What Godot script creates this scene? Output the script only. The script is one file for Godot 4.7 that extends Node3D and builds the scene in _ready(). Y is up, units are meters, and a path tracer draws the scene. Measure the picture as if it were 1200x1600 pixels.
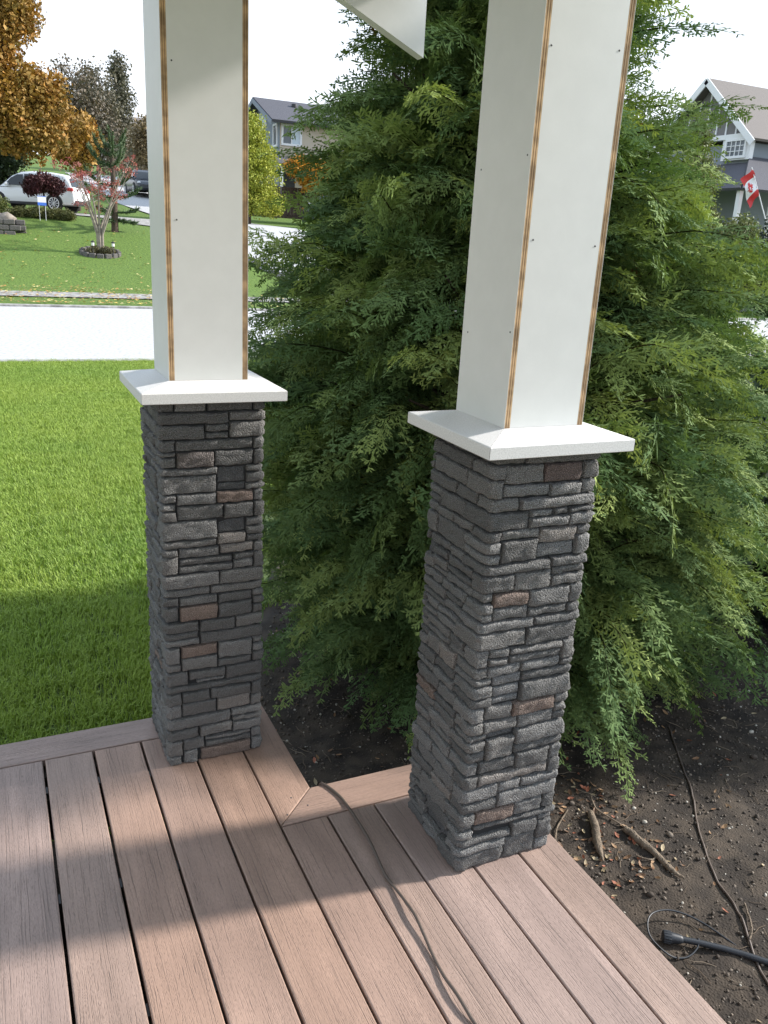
extends Node3D
# A porch corner with two stone pillars, a cedar, a lawn and a street. Units are metres, y is up, the deck's top is y = 0.

var rng := RandomNumberGenerator.new()
var M := {}
var T := {}
var used := {}
var fnl := FastNoiseLite.new()

# ---------------------------------------------------------------- mesh builder
class MB:
	var P := PackedVector3Array()
	var U := PackedVector2Array()
	var C := PackedColorArray()
	var I := PackedInt32Array()
	var col := Color(1, 1, 1)
	var xf := Transform3D()
	func v(p: Vector3, uv := Vector2.ZERO) -> int:
		P.push_back(xf * p); U.push_back(uv); C.push_back(col)
		return P.size() - 1
	func f(a: int, b: int, c: int) -> void:      # counter-clockwise seen from outside
		I.push_back(a); I.push_back(c); I.push_back(b)
	func quad(a: Vector3, b: Vector3, c: Vector3, d: Vector3, ua := Vector2(0, 0), ub := Vector2(1, 0), uc := Vector2(1, 1), ud := Vector2(0, 1)) -> void:
		var i := v(a, ua); v(b, ub); v(c, uc); v(d, ud)
		f(i, i + 1, i + 2); f(i, i + 2, i + 3)
	func tri(a: Vector3, b: Vector3, c: Vector3) -> void:
		var i := v(a); v(b); v(c); f(i, i + 1, i + 2)
	func poly(pts: Array, out: Vector3, uvs: Array = []) -> void:   # convex, turned to face OUT
		var n: Vector3 = (pts[1] - pts[0]).cross(pts[2] - pts[0])
		var i := P.size()
		for k in pts.size():
			v(pts[k], uvs[k] if uvs.size() else Vector2(pts[k].x, pts[k].z))
		for k in range(1, pts.size() - 1):
			if n.dot(out) >= 0.0: f(i, i + k, i + k + 1)
			else: f(i, i + k + 1, i + k)
	func box(c: Vector3, s: Vector3, b := 0.0) -> void:
		var h := s * 0.5
		b = minf(b, minf(h.x, minf(h.y, h.z)) * 0.9)
		for a in 3:
			var e := (a + 1) % 3
			var g := (a + 2) % 3
			for sg in [-1.0, 1.0]:
				var pts := []
				for q in [[-1, -1], [1, -1], [1, 1], [-1, 1]]:
					var p := Vector3.ZERO
					p[a] = sg * h[a]; p[e] = q[0] * (h[e] - b); p[g] = q[1] * (h[g] - b)
					pts.append(c + p)
				var o := Vector3.ZERO
				o[a] = sg
				poly(pts, o)
			if b > 0.0:
				for s1 in [-1.0, 1.0]:
					for s2 in [-1.0, 1.0]:
						var pts2 := []
						for q in [[0, -1], [0, 1], [1, 1], [1, -1]]:
							var p := Vector3.ZERO
							p[g] = q[1] * (h[g] - b)
							if q[0] == 0: p[a] = s1 * h[a]; p[e] = s2 * (h[e] - b)
							else: p[a] = s1 * (h[a] - b); p[e] = s2 * h[e]
							pts2.append(c + p)
						var o2 := Vector3.ZERO
						o2[a] = s1; o2[e] = s2
						poly(pts2, o2)
		if b > 0.0:
			for x in [-1.0, 1.0]:
				for y in [-1.0, 1.0]:
					for z in [-1.0, 1.0]:
						poly([c + Vector3(x * h.x, y * (h.y - b), z * (h.z - b)), c + Vector3(x * (h.x - b), y * h.y, z * (h.z - b)), c + Vector3(x * (h.x - b), y * (h.y - b), z * h.z)], Vector3(x, y, z))
	func tube(pts: Array, radii, sides := 8, caps := true) -> void:   # smooth, radii an Array or a number
		var n := pts.size()
		var ref := Vector3.UP
		var first := P.size()
		var t0: Vector3 = (pts[1] - pts[0]).normalized()
		if absf(t0.dot(ref)) > 0.9: ref = Vector3.RIGHT
		var along := 0.0
		for k in n:
			var t: Vector3 = (pts[mini(k + 1, n - 1)] - pts[maxi(k - 1, 0)]).normalized()
			var x := ref.cross(t).normalized()
			var y := t.cross(x).normalized()
			ref = y
			var r: float = radii[k] if radii is Array else radii
			if k > 0: along += pts[k].distance_to(pts[k - 1])
			for s in sides:
				var a := TAU * s / sides
				v(pts[k] + (x * cos(a) + y * sin(a)) * r, Vector2(float(s) / sides, along))
		for k in n - 1:
			for s in sides:
				var a := first + k * sides + s
				var b := first + k * sides + (s + 1) % sides
				f(a, b, b + sides); f(a, b + sides, a + sides)
		if caps:
			for e: int in [0, n - 1]:
				var q := v(pts[e])
				for s in sides:
					var a := first + e * sides + s
					var b := first + e * sides + (s + 1) % sides
					if e == 0: f(q, b, a)
					else: f(q, a, b)
	func sheet(rows: Array, flip := false, uvs: Array = []) -> void:      # smooth grid of points
		var first := P.size()
		var w: int = rows[0].size()
		for j in rows.size():
			for i in w:
				v(rows[j][i], uvs[j][i] if uvs.size() else Vector2(rows[j][i].x, rows[j][i].z))
		for j in rows.size() - 1:
			for i in w - 1:
				var a := first + j * w + i
				if flip:
					f(a, a + w, a + w + 1); f(a, a + w + 1, a + 1)
				else:
					f(a, a + 1, a + w + 1); f(a, a + w + 1, a + w)
	func prism(outline: PackedVector2Array, z0: float, z1: float) -> void:   # outline in x, y, pushed along z
		var idx := Geometry2D.triangulate_polygon(outline)
		var area := 0.0
		for k in outline.size():
			var q := outline[(k + 1) % outline.size()]
			area += outline[k].x * q.y - q.x * outline[k].y
		for k in range(0, idx.size(), 3):
			var a := outline[idx[k]]
			var b := outline[idx[k + 1]]
			var c := outline[idx[k + 2]]
			poly([Vector3(a.x, a.y, z1), Vector3(b.x, b.y, z1), Vector3(c.x, c.y, z1)], Vector3(0, 0, z1 - z0))
			poly([Vector3(a.x, a.y, z0), Vector3(b.x, b.y, z0), Vector3(c.x, c.y, z0)], Vector3(0, 0, z0 - z1))
		for k in outline.size():
			var a := outline[k]
			var b := outline[(k + 1) % outline.size()]
			var o := Vector3(b.y - a.y, a.x - b.x, 0) * signf(area)
			poly([Vector3(a.x, a.y, z0), Vector3(b.x, b.y, z0), Vector3(b.x, b.y, z1), Vector3(a.x, a.y, z1)], o)
	func mesh(m: Material = null) -> ArrayMesh:
		var N := PackedVector3Array()
		N.resize(P.size())
		for k in range(0, I.size(), 3):
			var a := I[k]
			var b := I[k + 1]
			var c := I[k + 2]
			var n := (P[c] - P[a]).cross(P[b] - P[a])
			N[a] += n; N[b] += n; N[c] += n
		for k in N.size():
			N[k] = N[k].normalized() if N[k].length_squared() > 1e-20 else Vector3.UP
		var arr := []
		arr.resize(Mesh.ARRAY_MAX)
		arr[Mesh.ARRAY_VERTEX] = P
		arr[Mesh.ARRAY_NORMAL] = N
		arr[Mesh.ARRAY_TEX_UV] = U
		arr[Mesh.ARRAY_COLOR] = C
		arr[Mesh.ARRAY_INDEX] = I
		var am := ArrayMesh.new()
		am.add_surface_from_arrays(Mesh.PRIMITIVE_TRIANGLES, arr)
		if m: am.surface_set_material(0, m)
		return am

# ---------------------------------------------------------------- nodes
func numbered(called: String) -> String:
	var n: int = used.get(called, 0)
	used[called] = n + 1
	return called if n == 0 else "%s_%03d" % [called, n]

func tag(o: Node, label := "", category := "", group := "", kind := "") -> Node:
	if label: o.set_meta("label", label)
	if category: o.set_meta("category", category)
	if group: o.set_meta("group", group)
	if kind: o.set_meta("kind", kind)
	return o

func thing(called: String, label: String, category: String, at := Vector3.ZERO, turn := 0.0, group := "") -> Node3D:
	var o := Node3D.new()
	o.name = numbered(called)
	add_child(o)
	o.position = at
	o.rotation.y = turn
	tag(o, label, category, group)
	return o

func part(called: String, mb: MB, m: Material, parent: Node = self) -> MeshInstance3D:
	var o := MeshInstance3D.new()
	o.name = numbered(called) if parent == self else called
	o.mesh = mb.mesh(m)
	parent.add_child(o, true)
	return o

func struct(called: String, mb: MB, m: Material) -> MeshInstance3D:
	var o := part(called, mb, m)
	o.set_meta("kind", "structure")
	return o

func scatter(called: String, mesh: Mesh, xf: Array, cols: Array, parent: Node = self) -> MultiMeshInstance3D:
	var mm := MultiMesh.new()
	mm.transform_format = MultiMesh.TRANSFORM_3D
	mm.use_colors = cols.size() > 0
	mm.mesh = mesh
	mm.instance_count = xf.size()
	for k in xf.size():
		mm.set_instance_transform(k, xf[k])
		if cols.size(): mm.set_instance_color(k, cols[k])
	var o := MultiMeshInstance3D.new()
	o.multimesh = mm
	o.name = numbered(called) if parent == self else called
	o.set_meta("kind", "stuff")
	parent.add_child(o, true)
	return o

# ---------------------------------------------------------------- textures and materials
func noise_image(size: int, freq: float, octaves := 4, seed := 1, type := FastNoiseLite.TYPE_SIMPLEX_SMOOTH, fractal := FastNoiseLite.FRACTAL_FBM) -> Image:
	var n := FastNoiseLite.new()
	n.seed = seed; n.noise_type = type; n.frequency = freq / size
	n.fractal_type = fractal; n.fractal_octaves = octaves
	return n.get_seamless_image(size, size, false, false, 0.12)

func ramp(img: Image, stops: Array) -> ImageTexture:      # stops: [[value, Color sRGB], ...]
	var d := img.get_data()
	var n := d.size()
	var lut := PackedByteArray()
	lut.resize(256 * 3)
	for v in 256:
		var t := v / 255.0
		var c: Color = stops[0][1]
		for k in stops.size() - 1:
			if t >= stops[k][0]:
				c = stops[k][1].lerp(stops[k + 1][1], clampf((t - stops[k][0]) / maxf(stops[k + 1][0] - stops[k][0], 1e-4), 0, 1))
		lut[v * 3] = int(c.r * 255); lut[v * 3 + 1] = int(c.g * 255); lut[v * 3 + 2] = int(c.b * 255)
	var out := PackedByteArray()
	out.resize(n * 3)
	for k in n:
		var q := d[k] * 3
		out[k * 3] = lut[q]; out[k * 3 + 1] = lut[q + 1]; out[k * 3 + 2] = lut[q + 2]
	return ImageTexture.create_from_image(Image.create_from_data(img.get_width(), img.get_height(), false, Image.FORMAT_RGB8, out))

func grey(img: Image, lo: float, hi: float, a := 0.0, b := 1.0) -> ImageTexture:
	return ramp(img, [[a, Color(lo, lo, lo)], [b, Color(hi, hi, hi)]])

func mat(lin: Color, rough := 0.8, tex: Texture2D = null, scale := 1.0, bump: Texture2D = null, relief := 0.3) -> StandardMaterial3D:
	var m := StandardMaterial3D.new()
	m.albedo_color = lin.linear_to_srgb()
	m.roughness = rough
	m.metallic_specular = 0.5
	if tex: m.albedo_texture = tex
	if bump:
		m.heightmap_enabled = true
		m.heightmap_texture = bump
		m.heightmap_scale = relief
	if tex or bump:
		m.uv1_triplanar = true
		m.uv1_scale = Vector3.ONE * scale
	return m

func uvmat(lin: Color, rough: float, tex: Texture2D, bump: Texture2D, relief: float) -> StandardMaterial3D:
	var m := mat(lin, rough, tex, 1.0, bump, relief)
	m.uv1_triplanar = false
	return m

func tinted(lin: Color, rough := 0.6, back := 0.0) -> StandardMaterial3D:      # colour from vertices and copies
	var m := mat(lin, rough)
	m.vertex_color_use_as_albedo = true
	m.cull_mode = BaseMaterial3D.CULL_DISABLED
	if back > 0.0:
		m.backlight_enabled = true
		m.backlight = Color(back, back, back * 0.7)
	return m

func wood_images() -> void:       # embossed grain that runs along x; 2.6 m by 0.14 m
	var w := 2048
	var h := 256
	var n := FastNoiseLite.new()
	n.noise_type = FastNoiseLite.TYPE_SIMPLEX_SMOOTH
	n.frequency = 1.0; n.fractal_octaves = 2
	var hd := PackedByteArray()
	var cd := PackedByteArray()
	hd.resize(w * h); cd.resize(w * h)
	for y in h:
		for x in w:
			var u := float(x) / w
			var vv := float(y) / h
			var t := clampf((u - 0.9) / 0.1, 0, 1)
			var a := grain(n, u, vv)
			if t > 0.0: a = lerpf(a, grain(n, u - 1.0, vv), t)
			hd[y * w + x] = int(clampf(a, 0, 1) * 255)
			var patch := n.get_noise_3d(cos(u * TAU) * 1.1, sin(u * TAU) * 1.1, vv * 1.4 + 7.0)
			var fine := n.get_noise_3d(cos(u * TAU) * 30.0, sin(u * TAU) * 30.0, vv * 40.0)
			cd[y * w + x] = int(clampf(0.66 + 0.26 * a + 0.07 * patch + 0.05 * fine + 0.05 * smoothstep(0.38, 0.6, patch + 0.3 * fine), 0, 1) * 255)
	T.grain = ImageTexture.create_from_image(Image.create_from_data(w, h, false, Image.FORMAT_L8, hd))
	T.boards = ImageTexture.create_from_image(Image.create_from_data(w, h, false, Image.FORMAT_L8, cd))

func grain(n: FastNoiseLite, u: float, vv: float) -> float:
	var warp := 0.045 * n.get_noise_2d(u * 3.0, vv * 1.2) + 0.010 * n.get_noise_2d(u * 26.0, vv * 7.0)
	var a := n.get_noise_2d(u * 2.2, (vv + warp) * 24.0)
	var b := n.get_noise_2d(u * 6.0 + 40.0, (vv + warp) * 34.0)
	var groove := smoothstep(0.0, 0.07, absf(a)) * 0.7 + 0.3 * smoothstep(0.0, 0.06, absf(b))
	return groove

func make_materials() -> void:
	var speck := noise_image(512, 90.0, 3, 3)
	var rough := noise_image(512, 22.0, 5, 5, FastNoiseLite.TYPE_SIMPLEX_SMOOTH, FastNoiseLite.FRACTAL_RIDGED)
	var cloud := noise_image(512, 6.0, 4, 9)
	T.speck = ramp(speck, [[0.30, Color(0.36, 0.36, 0.36)], [0.46, Color(0.56, 0.56, 0.56)], [0.56, Color(0.74, 0.74, 0.74)], [0.68, Color(1, 1, 1)]])
	T.rough = grey(rough, 0.0, 1.0)
	T.cloud = grey(cloud, 0.72, 1.0, 0.2, 0.8)
	T.fine = grey(speck, 0.0, 1.0)
	var tones := [Color(0.27, 0.266, 0.258), Color(0.33, 0.326, 0.317), Color(0.385, 0.38, 0.37), Color(0.235, 0.232, 0.226), Color(0.345, 0.335, 0.32)]
	M.stones = []
	for c in tones: M.stones.append(mat(c, 0.85, T.speck, 4.6, T.rough, 0.7))
	M.kinds = [null, mat(Color(0.27, 0.235, 0.22), 0.85, T.speck, 4.6, T.rough, 0.7), mat(Color(0.20, 0.202, 0.208), 0.85, T.speck, 4.6, T.rough, 0.7), mat(Color(0.40, 0.30, 0.25), 0.85, T.speck, 4.6, T.rough, 0.7), mat(Color(0.46, 0.42, 0.385), 0.85, T.speck, 4.6, T.rough, 0.7), mat(Color(0.27, 0.20, 0.18), 0.85, T.speck, 4.6, T.rough, 0.7), mat(Color(0.36, 0.36, 0.36), 0.85, T.speck, 4.6, T.rough, 0.7)]
	M.mortar = mat(Color(0.02, 0.02, 0.021), 0.95)
	wood_images()
	M.deck = []
	for c in [Color(0.375, 0.268, 0.220), Color(0.395, 0.268, 0.212), Color(0.37, 0.272, 0.235), Color(0.41, 0.272, 0.208), Color(0.38, 0.278, 0.238)]:
		M.deck.append(uvmat(c, 0.6, T.boards, T.grain, 0.13))
	M.joist = mat(Color(0.05, 0.04, 0.03), 0.9)
	M.black = mat(Color(0.012, 0.012, 0.013), 0.5)
	var saw := FastNoiseLite.new()
	saw.seed = 4; saw.frequency = 0.02
	M.white = mat(Color(0.70, 0.70, 0.69), 0.42, grey(cloud, 0.985, 1.0, 0.2, 0.8), 2.0, T.fine, 0.004)
	M.cap = mat(Color(0.74, 0.735, 0.725), 0.6, grey(speck, 0.93, 1.0, 0.25, 0.7), 2.2, T.fine, 0.02)
	M.ply_light = mat(Color(0.62, 0.42, 0.24), 0.8, T.cloud, 3.0)
	M.ply_dark = mat(Color(0.36, 0.19, 0.09), 0.8, T.cloud, 3.0)
	M.nail = mat(Color(0.06, 0.06, 0.065), 0.6)
	M.soil = mat(Color(0.066, 0.052, 0.040), 0.95, ramp(cloud, [[0.2, Color(0.60, 0.58, 0.56)], [0.75, Color(1, 0.98, 0.94)]]), 1.1, T.fine, 0.35)
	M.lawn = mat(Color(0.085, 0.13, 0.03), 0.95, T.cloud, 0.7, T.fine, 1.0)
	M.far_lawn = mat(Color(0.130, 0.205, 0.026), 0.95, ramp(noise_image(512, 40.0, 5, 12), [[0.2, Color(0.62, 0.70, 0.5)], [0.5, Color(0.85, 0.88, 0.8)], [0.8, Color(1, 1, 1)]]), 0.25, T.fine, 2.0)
	M.road = mat(Color(0.50, 0.495, 0.49), 0.9, ramp(noise_image(512, 30.0, 5, 14), [[0.2, Color(0.84, 0.84, 0.85)], [0.8, Color(1, 1, 1)]]), 0.35, T.fine, 0.06)
	M.concrete = mat(Color(0.40, 0.385, 0.36), 0.9, T.cloud, 0.6, T.fine, 0.3)
	M.asphalt = mat(Color(0.07, 0.07, 0.078), 0.9)
	M.bark = mat(Color(0.12, 0.085, 0.06), 0.95, T.cloud, 3.0, T.rough, 1.5)
	M.pale_bark = mat(Color(0.36, 0.31, 0.25), 0.9, T.cloud, 1.0)
	M.twig = mat(Color(0.13, 0.08, 0.05), 0.9)
	M.leaf = tinted(Color(1, 1, 1), 0.7, 0.5)
	M.cedar = tinted(Color(1, 1, 1), 0.75, 0.65)
	M.cedar.metallic_specular = 0.25
	M.blade = tinted(Color(1, 1, 1), 0.6, 0.5)
	M.grit = tinted(Color(1, 1, 1), 0.9)
	M.dead_wood = mat(Color(0.27, 0.21, 0.15), 0.9, T.cloud, 4.0, T.rough, 0.6)
	M.cord = mat(Color(0.10, 0.075, 0.06), 0.55)
	M.hose = mat(Color(0.022, 0.025, 0.03), 0.45)
	M.wall_block = mat(Color(0.26, 0.24, 0.22), 0.9, T.speck, 0.9, T.rough, 1.5)
	M.car_white = mat(Color(0.74, 0.75, 0.77), 0.25)
	M.car_white.clearcoat_enabled = true
	M.car_dark = mat(Color(0.03, 0.035, 0.045), 0.25)
	M.glass = mat(Color(0.02, 0.025, 0.03), 0.06)
	M.tyre = mat(Color(0.015, 0.015, 0.016), 0.8)
	M.rim = mat(Color(0.6, 0.6, 0.62), 0.3)
	M.rim.metallic = 0.7
	M.plastic = mat(Color(0.03, 0.03, 0.032), 0.7)
	M.red = mat(Color(0.55, 0.03, 0.03), 0.5)
	M.flag_white = mat(Color(0.8, 0.8, 0.8), 0.8)
	M.blue = mat(Color(0.05, 0.16, 0.62), 0.6)
	M.siding = mat(Color(0.50, 0.44, 0.36), 0.85)
	M.siding_blue = mat(Color(0.22, 0.25, 0.29), 0.85)
	M.trim = mat(Color(0.72, 0.73, 0.75), 0.6)
	M.panel_grey = mat(Color(0.17, 0.165, 0.165), 0.85)
	M.shingle = mat(Color(0.105, 0.105, 0.125), 0.92, ramp(noise_image(512, 120.0, 3, 21), [[0.2, Color(0.7, 0.7, 0.7)], [0.8, Color(1, 1, 1)]]), 0.4, T.fine, 1.0)
	M.shingle_tan = mat(Color(0.255, 0.225, 0.205), 0.92, ramp(noise_image(512, 120.0, 3, 22), [[0.2, Color(0.7, 0.7, 0.7)], [0.8, Color(1, 1, 1)]]), 0.4, T.fine, 1.0)
	M.pane = mat(Color(0.10, 0.12, 0.14), 0.08)
	M.curtain = mat(Color(0.50, 0.58, 0.64), 0.8)
	M.fence = mat(Color(0.11, 0.075, 0.06), 0.9, T.cloud, 1.0)
	M.brown = mat(Color(0.20, 0.15, 0.12), 0.9, T.cloud, 0.4)

# ---------------------------------------------------------------- land
const TZ := [0.0, 24.0, 27.0, 29.0, 34.0, 37.3, 40.5, 46.0, 55.0, 68.0, 100.0, 160.0, 400.0]
const TY := [-0.4, -0.35, -0.28, -0.2, 0.7, 1.5, 2.1, 2.33, 3.1, 4.6, 7.5, 13.0, 20.0]
func land(z: float) -> float:
	var d := -z
	if d <= 14.0: return -0.4
	for k in TZ.size() - 1:
		if d < TZ[k + 1]:
			return lerpf(TY[k], TY[k + 1], (d - TZ[k]) / (TZ[k + 1] - TZ[k])) if d > 24.0 else -0.4 + 0.05 * (d - 14.0) / 10.0
	return TY[-1]

func drape(called: String, left: Array, right: Array, up: float, m: Material, steps := 10) -> MeshInstance3D:    # a strip between two lines of (x, z), laid on the land
	var mb := MB.new()
	var rows := []
	for k in left.size() - 1:
		for s in steps + (1 if k == left.size() - 2 else 0):
			var t := float(s) / steps
			var a: Vector2 = left[k].lerp(left[k + 1], t)
			var b: Vector2 = right[k].lerp(right[k + 1], t)
			var row := []
			for i in 7:
				var p := a.lerp(b, i / 6.0)
				row.append(Vector3(p.x, land(p.y) + up, p.y))
			rows.append(row)
	mb.sheet(rows)
	return struct(called, mb, m)

# ---------------------------------------------------------------- deck
func plank(poly: Array, along: Vector2, parent: Node, m: Material) -> void:      # poly: convex outline in (x, z)
	var mb := MB.new()
	var c := Vector2.ZERO
	for p in poly: c += p / poly.size()
	var n: int = poly.size()
	var off := Vector2(rng.randf(), rng.randf())
	var fl := 1.0 if rng.randf() < 0.5 else -1.0
	var across := Vector2(-along.y, along.x)
	var rings := []
	for lv in [[0.0, -0.025], [0.0, -0.0035], [0.0009, -0.0012], [0.0032, 0.0]]:
		var ring := []
		for k in n:
			var p: Vector2 = poly[k]
			var e0: Vector2 = (p - poly[(k + n - 1) % n]).normalized()
			var e1: Vector2 = (poly[(k + 1) % n] - p).normalized()
			var n0 := Vector2(-e0.y, e0.x)
			var n1 := Vector2(-e1.y, e1.x)
			if n0.dot(c - p) < 0: n0 = -n0
			if n1.dot(c - p) < 0: n1 = -n1
			var q: Vector2 = p + (n0 + n1) / (1.0 + n0.dot(n1)) * lv[0]
			ring.append(Vector3(q.x, lv[1], q.y))
		rings.append(ring)
	var uv := func(p: Vector3) -> Vector2:
		var d := Vector2(p.x, p.z) - c
		return Vector2(d.dot(along) / 2.6 + off.x, fl * d.dot(across) / 0.15 + off.y + p.y)
	for r in 3:
		for k in n:
			var a: Vector3 = rings[r][k]
			var b: Vector3 = rings[r][(k + 1) % n]
			var a2: Vector3 = rings[r + 1][k]
			var b2: Vector3 = rings[r + 1][(k + 1) % n]
			mb.poly([a, b, b2, a2], Vector3((a.x + b.x) / 2 - c.x, 0.001, (a.z + b.z) / 2 - c.y), [uv.call(a), uv.call(b), uv.call(b2), uv.call(a2)])
	var top := []
	var tuv := []
	for p in rings[3]:
		top.append(p); tuv.append(uv.call(p))
	mb.poly(top, Vector3.UP, tuv)
	part("plank", mb, m, parent)

func build_deck() -> void:
	var d := thing("deck", "brown composite board deck with mitred border boards", "deck")
	var gaps := [[1.212, 0.005], [1.067, 0.005], [0.921, 0.005], [0.772, 0.006], [0.632, 0.006], [0.482, 0.007], [0.333, 0.007], [0.185, 0.008], [0.037, 0.008]]
	for k in range(1, 22): gaps.append([0.037 - 0.1475 * k, 0.007])
	var zb := -1.871
	var zf := -2.433
	var front := 2.2
	var right := 1.345
	var tone := 0
	for g in gaps:
		var x1: float = right
		var x0: float = g[0] + g[1] / 2
		var z0: float = zb if x0 > 0.6 else zf
		plank([Vector2(x0, z0), Vector2(x1, z0), Vector2(x1, front), Vector2(x0, front)], Vector2(0, 1), d, M.deck[[0, 2, 4, 0, 1, 3, 1, 3, 0, 2, 4][tone % 11]])
		tone += 1
		right = g[0] - g[1] / 2
	plank([Vector2(0.635, -1.877), Vector2(0.7705, -2.0125), Vector2(1.345, -2.0125), Vector2(1.345, -1.877)], Vector2(1, 0), d, M.deck[1])
	plank([Vector2(0.634, -1.8785), Vector2(0.7695, -2.0135), Vector2(0.7695, -2.567), Vector2(0.634, -2.4315)], Vector2(0, 1), d, M.deck[3])
	plank([Vector2(-3.06, -2.438), Vector2(0.632, -2.438), Vector2(0.7625, -2.5685), Vector2(-3.06, -2.5685)], Vector2(1, 0), d, M.deck[2])
	for f in [[Vector3(1.334, -0.12, 0.1), Vector3(0.02, 0.19, 4.18)], [Vector3(1.05, -0.12, -2.000), Vector3(0.547, 0.19, 0.02)], [Vector3(0.757, -0.12, -2.283), Vector3(0.02, 0.19, 0.545)], [Vector3(-1.156, -0.12, -2.556), Vector3(3.806, 0.19, 0.02)]]:
		var fb := MB.new()
		fb.box(f[0], f[1], 0.003)
		part("fascia_board", fb, M.deck[2], d)
	for z in [-2.40, -2.28, -1.84, -1.42, -1.0, -0.6, -0.2, 0.2, 0.6, 1.0, 1.4, 1.8, 2.15]:
		var jb := MB.new()
		var x1 := 0.744 if z < -1.9 else 1.32
		jb.box(Vector3((x1 - 3.05) / 2, -0.098, z), Vector3(x1 + 3.05, 0.14, 0.038))
		part("joist", jb, M.joist, d)
		for g in gaps.slice(4, 13):
			if z > -2.35 and z < 0.4:
				var cb := MB.new()
				cb.box(Vector3(g[0], -0.0145, z + rng.randf_range(-0.02, 0.02)), Vector3(g[1] - 0.001, 0.007, 0.034), 0.001)
				part("deck_clip", cb, M.black, d)
	for s in [Vector2(0.70, -1.985), Vector2(0.735, -1.935), Vector2(0.665, -1.915)]:
		var sb := MB.new()
		sb.tube([Vector3(s.x, -0.004, s.y), Vector3(s.x, 0.0006, s.y)], 0.0028, 10)
		part("screw", sb, M.nail, d)

# ---------------------------------------------------------------- stone pillars
const HALF := 0.150
func rim_point(s: float) -> Array:           # a place on the pillar's outline: [point, outward]; s = 0 at the front left corner, to the right along the front
	var rc := 0.013
	s = fposmod(s, 1.2)
	var side := int(s / 0.3) % 4
	var t := s - side * 0.3
	var a := side * PI / 2
	var tx := Vector3(cos(a), 0, -sin(a))
	var n := Vector3(sin(a), 0, cos(a))
	var nx := tx
	if t < rc or t > 0.3 - rc:
		var e := t if t < rc else 0.3 - t
		var sg := -1.0 if t < rc else 1.0
		var th := (rc - e) / rc * PI / 4
		var c := n * (HALF - rc) + tx * sg * (HALF - rc)
		var o := n * cos(th) + tx * sg * sin(th)
		return [c + o * rc, o]
	return [n * HALF + tx * (t - 0.15), n]

func stone(s0: float, s1: float, y0: float, y1: float, kind: int, parent: Node) -> void:
	var mb := MB.new()
	var push := rng.randf_range(-0.003, 0.004)
	if kind == 2: push = -0.010
	if kind == 6: push = -0.006
	var tilt_s := rng.randf_range(-0.035, 0.035)
	var tilt_y := rng.randf_range(-0.09, 0.09)
	var w := s1 - s0
	var h := y1 - y0
	var ss := [s0, s0 + 0.0012, s0 + 0.0052]
	var k := maxi(1, int(round(w / 0.016)))
	for i in range(1, k): ss.append(lerpf(s0 + 0.0052, s1 - 0.0052, float(i) / k))
	ss.append_array([s1 - 0.0052, s1 - 0.0012, s1])
	for corner in [-0.9, -0.6, -0.3, 0.0, 0.3, 0.6, 0.9]:
		if s0 + 0.012 < corner and corner < s1 - 0.012:
			for q in [-0.013, -0.0065, 0.0, 0.0065, 0.013]:
				if corner + q > s0 + 0.006 and corner + q < s1 - 0.006: ss.append(corner + q)
	ss.sort()
	var e := minf(0.0048, h * 0.3)
	var ys := [y0, y0 + 0.0012, y0 + e]
	var kv := maxi(1, int(round(h / 0.012)))
	for i in range(1, kv): ys.append(lerpf(y0 + e, y1 - e, float(i) / kv))
	ys.append_array([y1 - e, y1 - 0.0012, y1])
	var sd := rng.randf() * 50.0
	var amp := 0.0060 if kind != 6 else 0.0018
	var rows := []
	for y in ys:
		var row := []
		for s in ss:
			var rp := rim_point(s)
			var ds := minf(s - s0, s1 - s)
			var dy := minf(y - y0, y1 - y)
			var dd := minf(ds, dy)
			var depth: float = -0.017 if dd < 0.0006 else (-0.0042 if dd < 0.003 else 0.0)
			if dd > 0.0006:
				var q: Vector3 = rp[0] * 330.0 + Vector3(sd * 7.0, y * 420.0, 0)
				depth += push + fnl.get_noise_3dv(q) * amp * (0.5 if dd < 0.003 else 1.0)
				depth += fnl.get_noise_3dv(q * 2.7) * amp * 0.55 + (s - (s0 + s1) / 2) * tilt_s + (y - (y0 + y1) / 2) * tilt_y
			var wob := fnl.get_noise_2d(s * 210.0 + sd * 9.0, y * 20.0) * 0.0028
			var wob2 := fnl.get_noise_2d(y * 300.0 + sd * 9.0, s * 20.0 + 9.0) * 0.0022
			var p: Vector3 = rp[0] + rp[1] * depth
			var tang := Vector3(rp[1].z, 0, -rp[1].x)
			row.append(p + Vector3(0, y + wob, 0) + tang * wob2)
		rows.append(row)
	mb.sheet(rows)
	var m: Material = M.kinds[kind] if kind > 0 else M.stones[rng.randi() % M.stones.size()]
	part("stone", mb, m, parent)

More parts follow.
